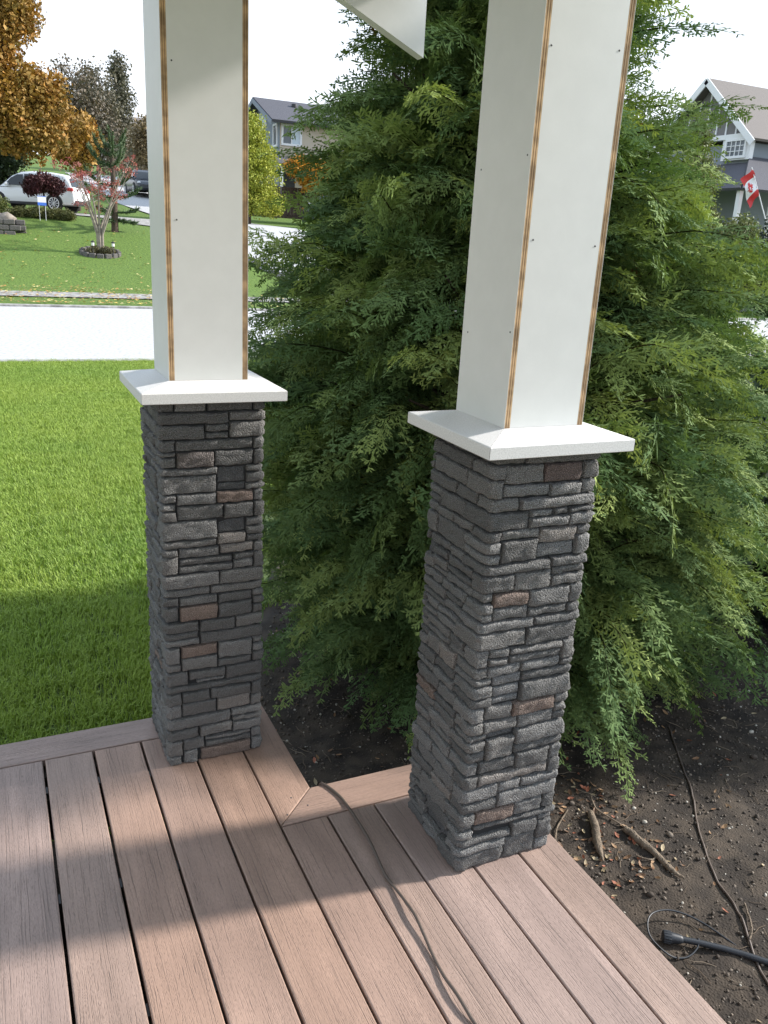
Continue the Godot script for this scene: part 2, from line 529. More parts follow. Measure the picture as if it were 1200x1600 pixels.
func fill_side(rows: Array, sign_: float, base: float, parent: Node, tans: Array) -> Array:
	# rows of the front's corner stones (y0, y1), bottom to top; returns how far each wraps round the corner
	var wraps := []
	var k := 0
	while k < rows.size():
		var top := k
		var want := rng.randf_range(0.028, 0.080)
		while top + 1 < rows.size() and rows[top + 1][1] - rows[k][0] < want: top += 1
		var y0: float = rows[k][0]
		var y1: float = rows[top][1]
		var r := rng.randf_range(0.045, 0.115)
		for q in range(k, top + 1): wraps.append(r)
		var s := r + 0.003
		while s < 0.34:
			var w := rng.randf_range(0.06, 0.17)
			if 0.357 - (s + w) < 0.055: w = 0.357 - s
			var h := y1 - y0
			var parts := 1
			if h > 0.040 and rng.randf() < 0.75: parts = 2
			if h > 0.066 and rng.randf() < 0.6: parts = 3
			var y := y0
			for i in parts:
				var hh := (y1 - y) / (parts - i) * (rng.randf_range(0.7, 1.3) if i < parts - 1 else 1.0)
				var kind := 0
				if rng.randf() < 0.07: kind = 2
				var mid := s + w / 2
				for t in tans:
					if absf(t[0] - mid) < w / 2 and t[1] > y and t[1] < y + hh: kind = t[2]
				var a := base + sign_ * s
				var b := base + sign_ * (s + w - 0.003)
				stone(minf(a, b), maxf(a, b), y, y + hh - (0.003 if i < parts - 1 else 0.0), kind, parent)
				y += hh
			s += w
		k = top + 1
	return wraps

func build_pillar(label: String, at: Vector3, data: Array, tans: Array, nails: Array) -> void:
	var p := thing("porch_pillar", label, "pillar", at, 0.0, "porch pillars")
	var core := MB.new()
	core.box(Vector3(0, 0.578, 0), Vector3(0.272, 1.156, 0.272))
	part("core", core, M.mortar, p)
	var left := []
	var right := []
	for k in range(0, data.size(), 5):
		if data[k] <= 2: left.append(k)
		elif data[k + 1] >= 298: right.append(k)
	var by_y := func(a, b): return data[a + 2] < data[b + 2]
	left.sort_custom(by_y)
	right.sort_custom(by_y)
	var lw := fill_side(left.map(func(k): return [data[k + 2] / 1000.0, data[k + 3] / 1000.0]), -1.0, 0.0, p, tans)
	var rw := fill_side(right.map(func(k): return [data[k + 2] / 1000.0, data[k + 3] / 1000.0]), 1.0, 0.3, p, [])
	for k in range(0, data.size(), 5):
		var s0: float = data[k] / 1000.0
		var s1: float = data[k + 1] / 1000.0
		var i := left.find(k)
		if i >= 0: s0 = -lw[i]
		if data[k] <= 2 and data[k + 1] >= 298: s1 = 0.36
		i = right.find(k)
		if i >= 0: s1 = 0.3 + rw[i]
		stone(s0, s1, data[k + 2] / 1000.0, data[k + 3] / 1000.0, data[k + 4], p)
	var y := 0.002
	while y < 1.15:
		var h := rng.randf_range(0.03, 0.06)
		if 1.155 - (y + h) < 0.025: h = 1.155 - y
		var c := rng.randf_range(0.72, 0.78)
		stone(0.662, c, y, y + h - 0.003, 0, p)
		stone(c + 0.003, 0.838, y, y + h - 0.003, 0, p)
		y += h
	# the cap: four mitred boards that slope to the outside
	for side in 4:
		var a := side * PI / 2
		var n := Vector3(sin(a), 0, cos(a))
		var t := Vector3(cos(a), 0, -sin(a))
		var cb := MB.new()
		var prof := [[0.106, 1.158], [0.199, 1.158], [0.2005, 1.1595], [0.2005, 1.1855], [0.1985, 1.1875], [0.106, 1.207]]
		for k in prof.size():
			var q: Array = prof[k]
			var r: Array = prof[(k + 1) % prof.size()]
			var g := 0.0007
			var o: Vector3 = n * (r[1] - q[1]) * 1.0 - Vector3.UP * (r[0] - q[0])
			cb.poly([n * q[0] - t * (q[0] - g) + Vector3.UP * q[1], n * q[0] + t * (q[0] - g) + Vector3.UP * q[1], n * r[0] + t * (r[0] - g) + Vector3.UP * r[1], n * r[0] - t * (r[0] - g) + Vector3.UP * r[1]], o)
		for e in [-1.0, 1.0]:
			var pts := []
			for q in prof: pts.append(n * q[0] + t * e * (q[0] - 0.0007) + Vector3.UP * q[1])
			cb.poly(pts, t * e)
		part("cap_board", cb, M.cap, p)
	# the post: four painted panels; the plies show at the edges of the two side panels
	var y0 := 1.2065
	var y1 := 2.44
	for e in [-1.0, 1.0]:
		var fb := MB.new()
		fb.box(Vector3(0, (y0 + y1) / 2, e * 0.1032), Vector3(0.1912, y1 - y0, 0.015), 0.0006)
		part("panel", fb, M.white, p)
		var sp := Node3D.new()
		sp.name = "side_panel"
		p.add_child(sp, true)
		var face := MB.new()
		face.box(Vector3(e * 0.1106, (y0 + y1) / 2, 0), Vector3(0.0008, y1 - y0, 0.222))
		part("paint", face, M.white, sp)
		for k in 5:
			var vb := MB.new()
			vb.box(Vector3(e * (0.0970 + 0.00285 * k), (y0 + y1) / 2, 0), Vector3(0.0016 if k % 2 else 0.0036, y1 - y0, 0.2215 - (0.0010 if k % 2 else 0.0)))
			part("veneer", vb, M.ply_dark if k % 2 else M.ply_light, sp)
	for q in nails:
		var nb := MB.new()
		var n: Vector3 = q[1]
		var c: Vector3 = q[0] + n * 0.1112
		var sl := rng.randf_range(-0.3, 0.3)
		nb.tube([c - n * 0.001, c + n * 0.0003], 0.0022, 8)
		part("nail", nb, M.nail, p)

# ---------------------------------------------------------------- cedar
func spray(mb: MB, xf: Transform3D, length: float, tint: Color) -> void:      # one flat fan of scale leaves, along +x in the xz plane
	var bend := rng.randf_range(0.6, 1.5)
	var sway := rng.randf_range(-0.5, 0.5)
	var at := func(d: float) -> Vector3: return Vector3(d, -bend * d * d * 0.9, sway * d * d)
	var n := 9
	strip(mb, xf, at.call(0.0), at.call(length * 0.55), 0.0030, tint)
	strip(mb, xf, at.call(length * 0.5), at.call(length), 0.0030, tint)
	for k in n:
		var t := (k + 0.6) / n
		var p: Vector3 = at.call(t * length)
		var side := 1.0 if k % 2 else -1.0
		var ang := side * rng.randf_range(0.55, 0.85)
		var l := length * (0.50 * (1.0 - t * 0.85)) * rng.randf_range(0.75, 1.15)
		if t < 0.2: l *= 0.6
		var dir := Vector3(cos(ang), rng.randf_range(-0.25, 0.08), sin(ang)).normalized()
		var c := tint * rng.randf_range(0.85, 1.18)
		strip(mb, xf, p, p + dir * l, 0.0036, c)
		var m := 3 + int(l / 0.016)
		for j in m:
			var u := (j + 0.7) / (m + 0.3)
			var q := p + dir * l * u + Vector3(0, -0.6 * l * l * u * u, 0)
			var a2 := ang + (0.75 if j % 2 else -0.75) * rng.randf_range(0.7, 1.2)
			var l2 := (0.013 + 0.020 * (1.0 - u)) * rng.randf_range(0.7, 1.3) * length / 0.2
			strip(mb, xf, q, q + Vector3(cos(a2), rng.randf_range(-0.4, 0.15), sin(a2)).normalized() * l2, 0.0036, c * rng.randf_range(0.88, 1.15))

func strip(mb: MB, xf: Transform3D, a: Vector3, b: Vector3, w: float, tint: Color) -> void:
	var d := (b - a).normalized()
	var s := d.cross(Vector3(rng.randf_range(-0.5, 0.5), 1, rng.randf_range(-0.5, 0.5))).normalized() * w
	mb.col = tint
	var m := a.lerp(b, 0.5)
	var i := mb.v(xf * a); mb.v(xf * (m + s)); mb.v(xf * b); mb.v(xf * (m - s))
	mb.f(i, i + 1, i + 2); mb.f(i, i + 2, i + 3)

func make_plume(length: float, sprays: int) -> ArrayMesh:       # a branchlet that carries its sprays, along +x
	var mb := MB.new()
	var pts := []
	var arch := rng.randf_range(0.1, 0.35)
	var sag := rng.randf_range(0.5, 0.9)
	for k in 7:
		var t := k / 6.0
		pts.append(Vector3(t * length, (arch * t - sag * t * t * t * 0.55) * length, rng.randf_range(-0.02, 0.02)))
	mb.col = Color(0.11, 0.075, 0.04)
	mb.tube(pts, [0.0045, 0.0042, 0.0038, 0.003, 0.0024, 0.0018, 0.001], 4, false)
	for k in sprays:
		var t := 0.12 + 0.88 * (k + 0.5) / sprays
		var i := mini(int(t * 6), 5)
		var p: Vector3 = pts[i].lerp(pts[i + 1], t * 6 - i)
		var fwd: Vector3 = (pts[i + 1] - pts[i]).normalized()
		var side := 1.0 if k % 2 else -1.0
		var yaw := side * rng.randf_range(0.35, 0.95) * (1.0 - 0.75 * t)
		var b := Basis.looking_at(fwd, Vector3.UP).rotated(fwd, side * rng.randf_range(-0.2, 1.0)) * Basis(Vector3.UP, PI / 2 - yaw)
		spray(mb, Transform3D(b, p), rng.randf_range(0.14, 0.22) * (1.12 - 0.35 * absf(t - 0.45)), Color(1, 1, 1) * rng.randf_range(0.8, 1.2))
	return mb.mesh(M.cedar)

func build_cedar() -> void:
	var root := thing("cedar_tree", "large dense green cedar tree with feathery sprays right behind both pillars", "tree", Vector3(2.13, -0.4, -3.17))
	var lean := func(y: float) -> Vector3: return Vector3(-0.908, 0, -0.418) * 0.10 * maxf(0.0, y - 0.8)
	var tb := MB.new()
	var pts := []
	var rad := []
	for k in 9:
		var y := k * 0.65
		pts.append(Vector3(rng.randf_range(-0.03, 0.03), y - 0.05, rng.randf_range(-0.03, 0.03)) + lean.call(y))
		rad.append(0.11 * (1.0 - k / 9.0) + 0.012)
	tb.tube(pts, rad, 10)
	part("trunk", tb, M.bark, root)
	var radius := func(y: float, side: float) -> float:
		var ys := [0.0, 0.4, 0.9, 1.4, 1.9, 2.3, 2.7, 3.1, 5.2]
		var rl := [0.92, 1.17, 1.24, 1.20, 0.96, 0.70, 0.60, 0.56, 0.08]
		var rr := [0.92, 1.17, 1.24, 1.22, 1.06, 0.84, 0.68, 0.54, 0.08]
		for k in 8:
			if y < ys[k + 1]:
				var t := clampf((y - ys[k]) / (ys[k + 1] - ys[k]), 0, 1)
				return lerpf(lerpf(rl[k], rl[k + 1], t), lerpf(rr[k], rr[k + 1], t), 0.5 + 0.5 * side)
		return 0.05
	var lb := MB.new()
	for k in 130:
		var y := 0.2 + 4.4 * pow(rng.randf(), 1.2)
		var a := rng.randf() * TAU
		var r: float = radius.call(y + 0.2, cos(a) * 0.908 + sin(a) * 0.418) * rng.randf_range(0.6, 0.85)
		var d := Vector3(cos(a), 0, sin(a))
		var o: Vector3 = lean.call(y)
		lb.tube([o + Vector3(0, y, 0), o + d * r * 0.5 + Vector3(0, y + 0.10, 0), o + d * r + Vector3(0, y + 0.26, 0)], [0.022, 0.013, 0.004], 5, false)
	part("branches", lb, M.bark, root)
	var kinds := []
	for k in 6: kinds.append(make_plume([0.34, 0.42, 0.5, 0.38, 0.46, 0.55][k], [8, 9, 11, 9, 10, 12][k]))
	var xfs := [[], [], [], [], [], []]
	var cols := [[], [], [], [], [], []]
	for k in 4700:
		var y := 0.10 + 4.9 * pow(rng.randf(), 1.08)
		var a := rng.randf() * TAU
		var inner := rng.randf() < 0.48
		var clump := 1.0 + 0.09 * fnl.get_noise_3d(cos(a) * 20.0, y * 14.0, sin(a) * 20.0) + 0.17 * fnl.get_noise_3d(cos(a) * 55.0, y * 48.0, sin(a) * 55.0)
		var r: float = radius.call(y, cos(a) * 0.908 + sin(a) * 0.418) * clump - 0.51 + (rng.randf_range(-0.42, -0.08) if inner else rng.randf_range(-0.12, 0.05))
		if not inner and rng.randf() < 0.05: r += rng.randf_range(0.05, 0.16)
		r = maxf(r, 0.03)
		var d := Vector3(cos(a), 0, sin(a))
		var up := rng.randf_range(0.05, 0.75) + (0.35 if y > 2.5 else 0.0)
		var fwd := (d + Vector3(0, up, 0) + Vector3(-d.z, 0, d.x) * rng.randf_range(-0.55, 0.55)).normalized()
		var b := Basis.looking_at(fwd, Vector3.UP).rotated(fwd, rng.randf_range(-0.9, 0.9)) * Basis(Vector3.UP, PI / 2)
		var s := rng.randf_range(0.75, 1.15)
		var i := rng.randi() % 6
		xfs[i].append(Transform3D(b.scaled(Vector3.ONE * s), d * r + Vector3(0, y, 0) + lean.call(y)))
		var g := rng.randf()
		var c := Color(0.105, 0.175, 0.066).lerp(Color(0.33, 0.41, 0.130), g * g)
		if rng.randf() < 0.004: c = Color(0.20, 0.10, 0.04)
		cols[i].append(c)
	for i in 6: scatter("foliage", kinds[i], xfs[i], cols[i], root)

# ---------------------------------------------------------------- ground, grass, soil
func bed_edge(x: float, z: float) -> float:      # above 0 inside the soil bed
	return minf(x - 0.74 + 0.04 * sin(z * 1.7) - maxf(0.0, -z - 2.6) * 0.35, z + 5.0 + 0.25 * sin(x * 1.3))

func soil_y(x: float, z: float) -> float:
	return maxf(-0.388, -0.374 + 0.018 * fnl.get_noise_2d(x * 8.0, z * 8.0) + 0.010 * fnl.get_noise_2d(x * 35.0, z * 35.0) + 0.006 * fnl.get_noise_2d(x * 95.0, z * 95.0))

func build_ground() -> void:
	var mb := MB.new()
	var rows := []
	var zs := []
	var z := 60.0
	while z > -13.7:
		zs.append(z); z -= 4.0
	zs.append(-13.7)
	z = -14.5
	while z > -46.0:
		zs.append(z); z -= 0.6
	while z > -400.0:
		zs.append(z); z -= 6.0
	for q in zs:
		var row := []
		for i in 41:
			var x := (i - 20) * 15.0
			row.append(Vector3(x, land(q) - (0.10 if q < -13.8 and q > -23.6 else 0.0), q))
		rows.append(row)
	mb.sheet(rows)
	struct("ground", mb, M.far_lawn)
	# the near lawn and the soil bed
	var lb := MB.new()
	rows = []
	for j in 41:
		var row := []
		for i in 61:
			var x := -14.0 + i * 0.6
			var zz := 1.0 - j * 0.3675
			row.append(Vector3(x, -0.396, zz))
		rows.append(row)
	lb.sheet(rows)
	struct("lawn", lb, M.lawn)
	var sb := MB.new()
	rows = []
	for j in 190:
		var row := []
		for i in 130:
			var x := 0.45 + i * 0.04
			var zz := 2.4 - j * 0.04
			var e := bed_edge(x, zz)
			row.append(Vector3(x, soil_y(x, zz) if e > 0.0 else maxf(-0.42, soil_y(x, zz) + e * 0.8), zz))
		rows.append(row)
	sb.sheet(rows)
	struct("soil", sb, M.soil)
	var ub := MB.new()
	ub.quad(Vector3(-3.04, -0.384, 2.3), Vector3(0.74, -0.384, 2.3), Vector3(0.74, -0.384, -2.54), Vector3(-3.04, -0.384, -2.54))
	struct("soil_under_deck", ub, M.soil)

func make_turf(n: int, size: float, hgt: float, wid: float) -> ArrayMesh:
	var mb := MB.new()
	for k in n:
		var p := Vector3(rng.randf_range(-0.5, 0.5) * size, 0, rng.randf_range(-0.5, 0.5) * size)
		var a := rng.randf() * TAU
		var d := Vector3(cos(a), 0, sin(a))
		var l := hgt * rng.randf_range(0.55, 1.2)
		var s := Vector3(-d.z, 0, d.x) * wid * 0.5
		var b := rng.randf_range(0.15, 0.8)
		var m := p + Vector3(0, l * 0.6, 0) + d * l * b * 0.35
		var t := p + Vector3(0, l * (1.0 - 0.3 * b), 0) + d * l * b
		mb.col = Color(1, 1, 1) * rng.randf_range(0.7, 1.25)
		if rng.randf() < 0.06: mb.col = Color(1.9, 1.25, 1.4)
		var i := mb.v(p - s); mb.v(p + s); mb.v(m + s * 0.8); mb.v(m - s * 0.8); mb.v(t)
		mb.f(i, i + 1, i + 2); mb.f(i, i + 2, i + 3); mb.f(i + 3, i + 2, i + 4)
	return mb.mesh(M.blade)

func build_grass() -> void:
	var root := thing("lawn_grass", "short bright green lawn grass between the deck and the road", "grass")
	root.set_meta("kind", "stuff")
	var kinds := []
	for k in 4: kinds.append(make_turf(1500, 0.36, 0.05, 0.0042))
	var xfs := [[], [], [], []]
	var cols := [[], [], [], []]
	var z := -2.66
	while z > -13.75:
		var x := -4.2
		while x < 6.5:
			var px := x + rng.randf_range(-0.04, 0.04)
			var pz := z + rng.randf_range(-0.04, 0.04)
			x += 0.27
			if bed_edge(px, pz) > -0.12 or (px > 1.6 and pz > -6.0) or px < -0.9 - (-pz - 3.0) * 0.10 or px > -pz * 0.45: continue
			var i := rng.randi() % 4
			xfs[i].append(Transform3D(Basis(Vector3.UP, (rng.randi() % 4) * PI / 2 + rng.randf_range(-0.2, 0.2)), Vector3(px, -0.397, pz)))
			var g := 0.5 + 0.5 * fnl.get_noise_2d(px * 2.2, pz * 2.2) + 0.25 * fnl.get_noise_2d(px * 9.0, pz * 9.0)
			cols[i].append(Color(0.21, 0.34, 0.045).lerp(Color(0.33, 0.43, 0.06), clampf(g, 0, 1)))
		z -= 0.27
	for i in 4: scatter("turf", kinds[i], xfs[i], cols[i], root)

func in_bed(p: Vector3) -> bool:
	if bed_edge(p.x, p.z) < 0.03: return false
	if p.x < 1.36 and p.z > -2.02: return false
	if p.x < 0.78 and p.z > -2.58: return false
	return true

func build_litter() -> void:
	var chip := MB.new()
	for k in 9:
		var a := k * 2.4
		var q := Vector3(cos(a) * 0.5, 0, sin(a) * 0.5)
		chip.v(q * (0.8 + 0.2 * sin(k * 5.0)) + Vector3(0, 0.1 * sin(k * 3.0), 0))
	var peb := MB.new()
	var rows := []
	for j in 5:
		var row := []
		for i in 7:
			var th := PI * j / 4.0
			var ph := TAU * i / 6.0
			var d := Vector3(sin(th) * cos(ph), cos(th), -sin(th) * sin(ph))
			row.append(d * 0.5 * (1.0 + 0.25 * fnl.get_noise_3dv(d * 14.0 * (1 if i < 6 else 1))) * Vector3(1, 0.65, 0.8))
		rows.append(row)
	peb.sheet(rows, true)
	var xfs := []
	var cols := []
	for k in 34000:
		var p := Vector3(rng.randf_range(0.75, 4.2), 0, rng.randf_range(-4.2, 0.2))
		if not in_bed(p): continue
		p.y = soil_y(p.x, p.z)
		var s := 0.004 + 0.012 * pow(rng.randf(), 3.0)
		if rng.randf() < 0.02: s *= 2.2
		var b := Basis.from_euler(Vector3(rng.randf_range(-0.5, 0.5), rng.randf() * TAU, rng.randf_range(-0.5, 0.5)))
		xfs.append(Transform3D(b.scaled(Vector3.ONE * s), p + Vector3(0, s * 0.15, 0)))
		var c := Color(0.055, 0.042, 0.032).lerp(Color(0.22, 0.18, 0.14), pow(rng.randf(), 2.2))
		if rng.randf() < 0.07: c = Color(0.42, 0.39, 0.33)
		cols.append(c)
	var o := scatter("soil_crumbs", peb.mesh(M.grit), xfs, cols)
	tag(o, "small crumbs and pebbles strewn over the brown soil", "pebbles")
	# dry leaves and slivers of wood
	var lf := MB.new()
	var outline := [Vector3(-0.5, 0.02, 0), Vector3(-0.2, 0.0, 0.2), Vector3(0.15, 0.03, 0.17), Vector3(0.5, 0.10, 0.0), Vector3(0.15, 0.05, -0.19), Vector3(-0.2, 0.03, -0.2)]
	for k in 6: lf.tri(Vector3(0, -0.03, 0), outline[k], outline[(k + 1) % 6])
	xfs = []; cols = []
	for k in 900:
		var p := Vector3(rng.randf_range(0.78, 3.6), 0, rng.randf_range(-3.8, -0.2))
		if rng.randf() < 0.4: p = Vector3(rng.randf_range(1.4, 2.0), 0, rng.randf_range(-2.2, -1.6))
		if not in_bed(p): continue
		p.y = soil_y(p.x, p.z) + 0.004
		var s := rng.randf_range(0.010, 0.036)
		xfs.append(Transform3D(Basis.from_euler(Vector3(rng.randf_range(-0.5, 0.5), rng.randf() * TAU, rng.randf_range(-0.5, 0.5))).scaled(Vector3.ONE * s), p))
		cols.append([Color(0.22, 0.12, 0.06), Color(0.30, 0.18, 0.09), Color(0.16, 0.09, 0.05), Color(0.38, 0.30, 0.18), Color(0.30, 0.10, 0.05)][rng.randi() % 5])
	o = scatter("leaf_litter", lf.mesh(M.leaf), xfs, cols)
	tag(o, "small dry brown leaves lying on the soil beside the deck", "leaves")
	var sv := MB.new()
	sv.tube([Vector3(-0.5, 0, 0), Vector3(-0.1, 0.03, 0.04), Vector3(0.2, 0.04, -0.03), Vector3(0.5, 0, 0.03)], [0.012, 0.02, 0.018, 0.006], 4)
	xfs = []; cols = []
	for k in 1100:
		var p := Vector3(rng.randf_range(0.78, 3.6), 0, rng.randf_range(-3.8, -0.2))
		if not in_bed(p): continue
		p.y = soil_y(p.x, p.z) + 0.003
		var s := rng.randf_range(0.025, 0.10)
		xfs.append(Transform3D(Basis(Vector3.UP, rng.randf() * TAU).scaled(Vector3(s, s * 0.8, s)), p))
		cols.append(Color(0.10, 0.07, 0.045).lerp(Color(0.32, 0.26, 0.19), rng.randf() * rng.randf()))
	o = scatter("twig_litter", sv.mesh(M.grit), xfs, cols)
	tag(o, "thin dry twigs strewn over the soil under the cedar", "twigs")

func along_ground(pts: Array, up: float) -> Array:
	var c := Curve3D.new()
	for k in pts.size():
		var p: Vector3 = pts[k]
		var t: Vector3 = (pts[mini(k + 1, pts.size() - 1)] - pts[maxi(k - 1, 0)]) / 6.0
		c.add_point(p, -t, t)
	var out := []
	for p in c.tessellate_even_length(5, 0.012): out.append(Vector3(p.x, soil_y(p.x, p.z) + up, p.z) if up >= 0.0 else p)
	return out

func build_small_things() -> void:
	var cord := [Vector3(0.80, -0.25, -2.06), Vector3(0.802, -0.08, -2.035), Vector3(0.806, -0.004, -2.020), Vector3(0.811, 0.0045, -2.008), Vector3(0.819, 0.004, -1.995), Vector3(0.830, 0.004, -1.963), Vector3(0.839, 0.004, -1.924), Vector3(0.841, 0.006, -1.869), Vector3(0.839, 0.012, -1.806), Vector3(0.836, 0.016, -1.721), Vector3(0.830, 0.012, -1.643), Vector3(0.826, 0.007, -1.585), Vector3(0.830, 0.006, -1.544), Vector3(0.833, 0.010, -1.491), Vector3(0.834, 0.014, -1.427), Vector3(0.829, 0.010, -1.369), Vector3(0.821, 0.006, -1.295), Vector3(0.817, 0.009, -1.239), Vector3(0.819, 0.012, -1.193), Vector3(0.820, 0.010, -1.149), Vector3(0.822, 0.006, -1.114), Vector3(0.832, 0.004, -1.0), Vector3(0.84, 0.004, -0.8)]
	var mb := MB.new()
	mb.tube(along_ground(cord, -1.0), 0.0042, 8)
	tag(part("extension_cord", mb, M.cord), "thin brown cord running across the deck boards over the border", "cord")
	mb = MB.new()
	mb.tube(along_ground([Vector3(2.60, 0, -2.35), Vector3(2.464, 0, -2.139), Vector3(2.382, 0, -2.008), Vector3(2.299, 0, -1.889), Vector3(2.198, 0, -1.771), Vector3(2.121, 0, -1.657), Vector3(2.058, 0, -1.549), Vector3(2.024, 0, -1.455), Vector3(1.983, 0, -1.37), Vector3(1.929, 0, -1.285), Vector3(1.885, 0, -1.203), Vector3(1.84, 0, -1.1)], 0.004), 0.0042, 6)
	tag(part("ground_wire", mb, M.cord), "long thin brown wire lying on the soil right of the deck", "wire")
	# hose with its collar
	var hose := thing("garden_hose", "black garden hose with ribbed end collar lying on the soil", "hose", Vector3(1.69, -0.385, -1.403))
	var base := hose.position
	mb = MB.new()
	var hp := []
	for p in [Vector3(1.715, -0.352, -1.389), Vector3(1.733, -0.353, -1.379), Vector3(1.777, -0.356, -1.351), Vector3(1.836, -0.360, -1.307), Vector3(1.883, -0.362, -1.265), Vector3(1.925, -0.363, -1.221), Vector3(2.0, -0.365, -1.149), Vector3(2.14, -0.365, -1.02), Vector3(2.3, -0.365, -0.95)]: hp.append(p - base)
	mb.tube(hp, 0.0095, 12)
	part("tube", mb, M.hose, hose)
	mb = MB.new()
	var ax: Vector3 = (hp[2] - hp[0]).normalized()
	var e: Vector3 = hp[0]
	mb.tube([e - ax * 0.030, e - ax * 0.029, e - ax * 0.006, e + ax * 0.002, e + ax * 0.022, e + ax * 0.030], [0.015, 0.0175, 0.0175, 0.0155, 0.0135, 0.010], 16)
	part("collar", mb, M.hose, hose)
	mb = MB.new()
	var sx := ax.cross(Vector3.UP).normalized()
	var sy := sx.cross(ax)
	for k in 14:
		var o := sx * cos(TAU * k / 14) + sy * sin(TAU * k / 14)
		mb.tube([e - ax * 0.028 + o * 0.0172, e - ax * 0.007 + o * 0.0172], 0.0018, 5)
	part("grip_ribs", mb, M.hose, hose)
	mb = MB.new()
	mb.tube(along_ground([Vector3(1.782, -0.345, -1.354), Vector3(1.768, -0.36, -1.339), Vector3(1.728, -0.37, -1.33), Vector3(1.687, -0.37, -1.339), Vector3(1.661, -0.36, -1.364), Vector3(1.648, -0.345, -1.413), Vector3(1.673, -0.338, -1.455), Vector3(1.714, -0.338, -1.478), Vector3(1.769, -0.342, -1.475), Vector3(1.817, -0.35, -1.448), Vector3(1.854, -0.36, -1.405), Vector3(1.88, -0.368, -1.347), Vector3(1.9, -0.375, -1.291), Vector3(1.906, -0.38, -1.253)], -1.0), 0.0030, 6)
	tag(part("thin_cable", mb, M.hose), "thin black cable curled in a loop round the hose end", "cable")
	var sticks := [["broken pale stick with a split end lying beside the pillar", [Vector3(1.867, 0, -1.974), Vector3(1.834, 0, -1.903), Vector3(1.80, 0, -1.85), Vector3(1.771, 0, -1.803), Vector3(1.745, 0, -1.745)], [0.010, 0.015, 0.016, 0.013, 0.003]], ["knotty brown stick lying on the soil farther from the deck", [Vector3(1.925, 0, -1.85), Vector3(1.934, 0, -1.768), Vector3(1.938, 0, -1.687), Vector3(1.930, 0, -1.618), Vector3(1.942, 0, -1.575)], [0.012, 0.014, 0.010, 0.011, 0.003]]]
	for s in sticks:
		mb = MB.new()
		mb.tube(jitter(along_ground(s[1], 0.010)), taper(s[2], along_ground(s[1], 0.0).size()), 8)
		var st := part("stick", mb, M.dead_wood)
		tag(st, s[0], "stick", "dead sticks on the soil")
	var notes := ["thin twig joined to the thick end of the knotty stick", "thin pale twig crossing the middle of the knotty stick", "thin curved twig beside the foot of the right pillar", "thin twig touching the long brown wire"]
	var rows := [[Vector3(1.93, 0, -1.86), Vector3(1.90, 0, -1.96), Vector3(1.93, 0, -2.05)], [Vector3(1.94, 0, -1.70), Vector3(1.90, 0, -1.69), Vector3(1.875, 0, -1.73)], [Vector3(1.60, 0, -1.75), Vector3(1.63, 0, -1.85), Vector3(1.70, 0, -1.95), Vector3(1.80, 0, -2.02)], [Vector3(2.05, 0, -1.42), Vector3(1.98, 0, -1.33), Vector3(1.94, 0, -1.30)]]
	for k in 4:
		var r: Array = rows[k]
		mb = MB.new()
		mb.tube(along_ground(r, 0.008), 0.0030, 5)
		tag(part("twig", mb, M.dead_wood), notes[k], "twig", "thin twigs near the sticks")

func jitter(pts: Array) -> Array:
	var out := []
	for p in pts: out.append(p + Vector3(rng.randf_range(-1, 1), rng.randf_range(-1, 1), rng.randf_range(-1, 1)) * 0.0016)
	return out

func taper(r: Array, n: int) -> Array:
	var out := []
	for k in n:
		var t := float(k) / (n - 1) * (r.size() - 1)
		var i := mini(int(t), r.size() - 2)
		out.append(lerpf(r[i], r[i + 1], t - i) * rng.randf_range(0.88, 1.1))
	return out

# ---------------------------------------------------------------- porch roof
func build_roof() -> void:
	var r := thing("porch_roof", "white sloping barge board with plumb cut end of the porch roof", "roof", Vector3(1.292, 2.153, -2.6))
	var sl := 0.431
	var mb := MB.new()
	mb.prism(PackedVector2Array([Vector2(0, 0), Vector2(0, 0.215), Vector2(-2.5, 0.215 + 2.5 * sl), Vector2(-2.5, 2.5 * sl)]), -0.02, 0.02)
	part("barge_board", mb, M.white, r)
	mb = MB.new()
	mb.prism(PackedVector2Array([Vector2(-0.02, 0.226), Vector2(-0.02, 0.316), Vector2(-2.5, 0.308 + 2.5 * sl), Vector2(-2.5, 0.218 + 2.5 * sl)]), -0.02, 3.6)
	part("roof_slab", mb, M.white, r)
	mb = MB.new()
	mb.prism(PackedVector2Array([Vector2(-5.15, 0.155), Vector2(-5.15, 0.245), Vector2(-2.503, 0.308 + 2.5 * sl), Vector2(-2.503, 0.218 + 2.5 * sl)]), -0.1, 3.6)
	part("roof_slab", mb, M.white, r)

# ---------------------------------------------------------------- planting across the road
func make_clump(n: int, leaf: float, spread := 1.0, narrow := 0.7) -> ArrayMesh:       # a ball of small folded leaves, radius 1
	var mb := MB.new()
	for k in n:
		var d := Vector3(rng.randfn(), rng.randfn(), rng.randfn()).normalized()
		var p := d * spread * pow(rng.randf(), 0.5)
		var b := Basis.from_euler(Vector3(rng.randf() * TAU, rng.randf() * TAU, rng.randf() * TAU))
		var l := leaf * rng.randf_range(0.7, 1.3)
		mb.col = Color(1, 1, 1) * rng.randf_range(0.72, 1.28)
		var i := mb.v(p - b.x * l * 0.5); mb.v(p + b.z * l * narrow * 0.5 + b.y * l * 0.12); mb.v(p + b.x * l * 0.5); mb.v(p - b.z * l * narrow * 0.5 + b.y * l * 0.12)
		mb.f(i, i + 1, i + 2); mb.f(i, i + 2, i + 3)
	return mb.mesh(M.leaf)

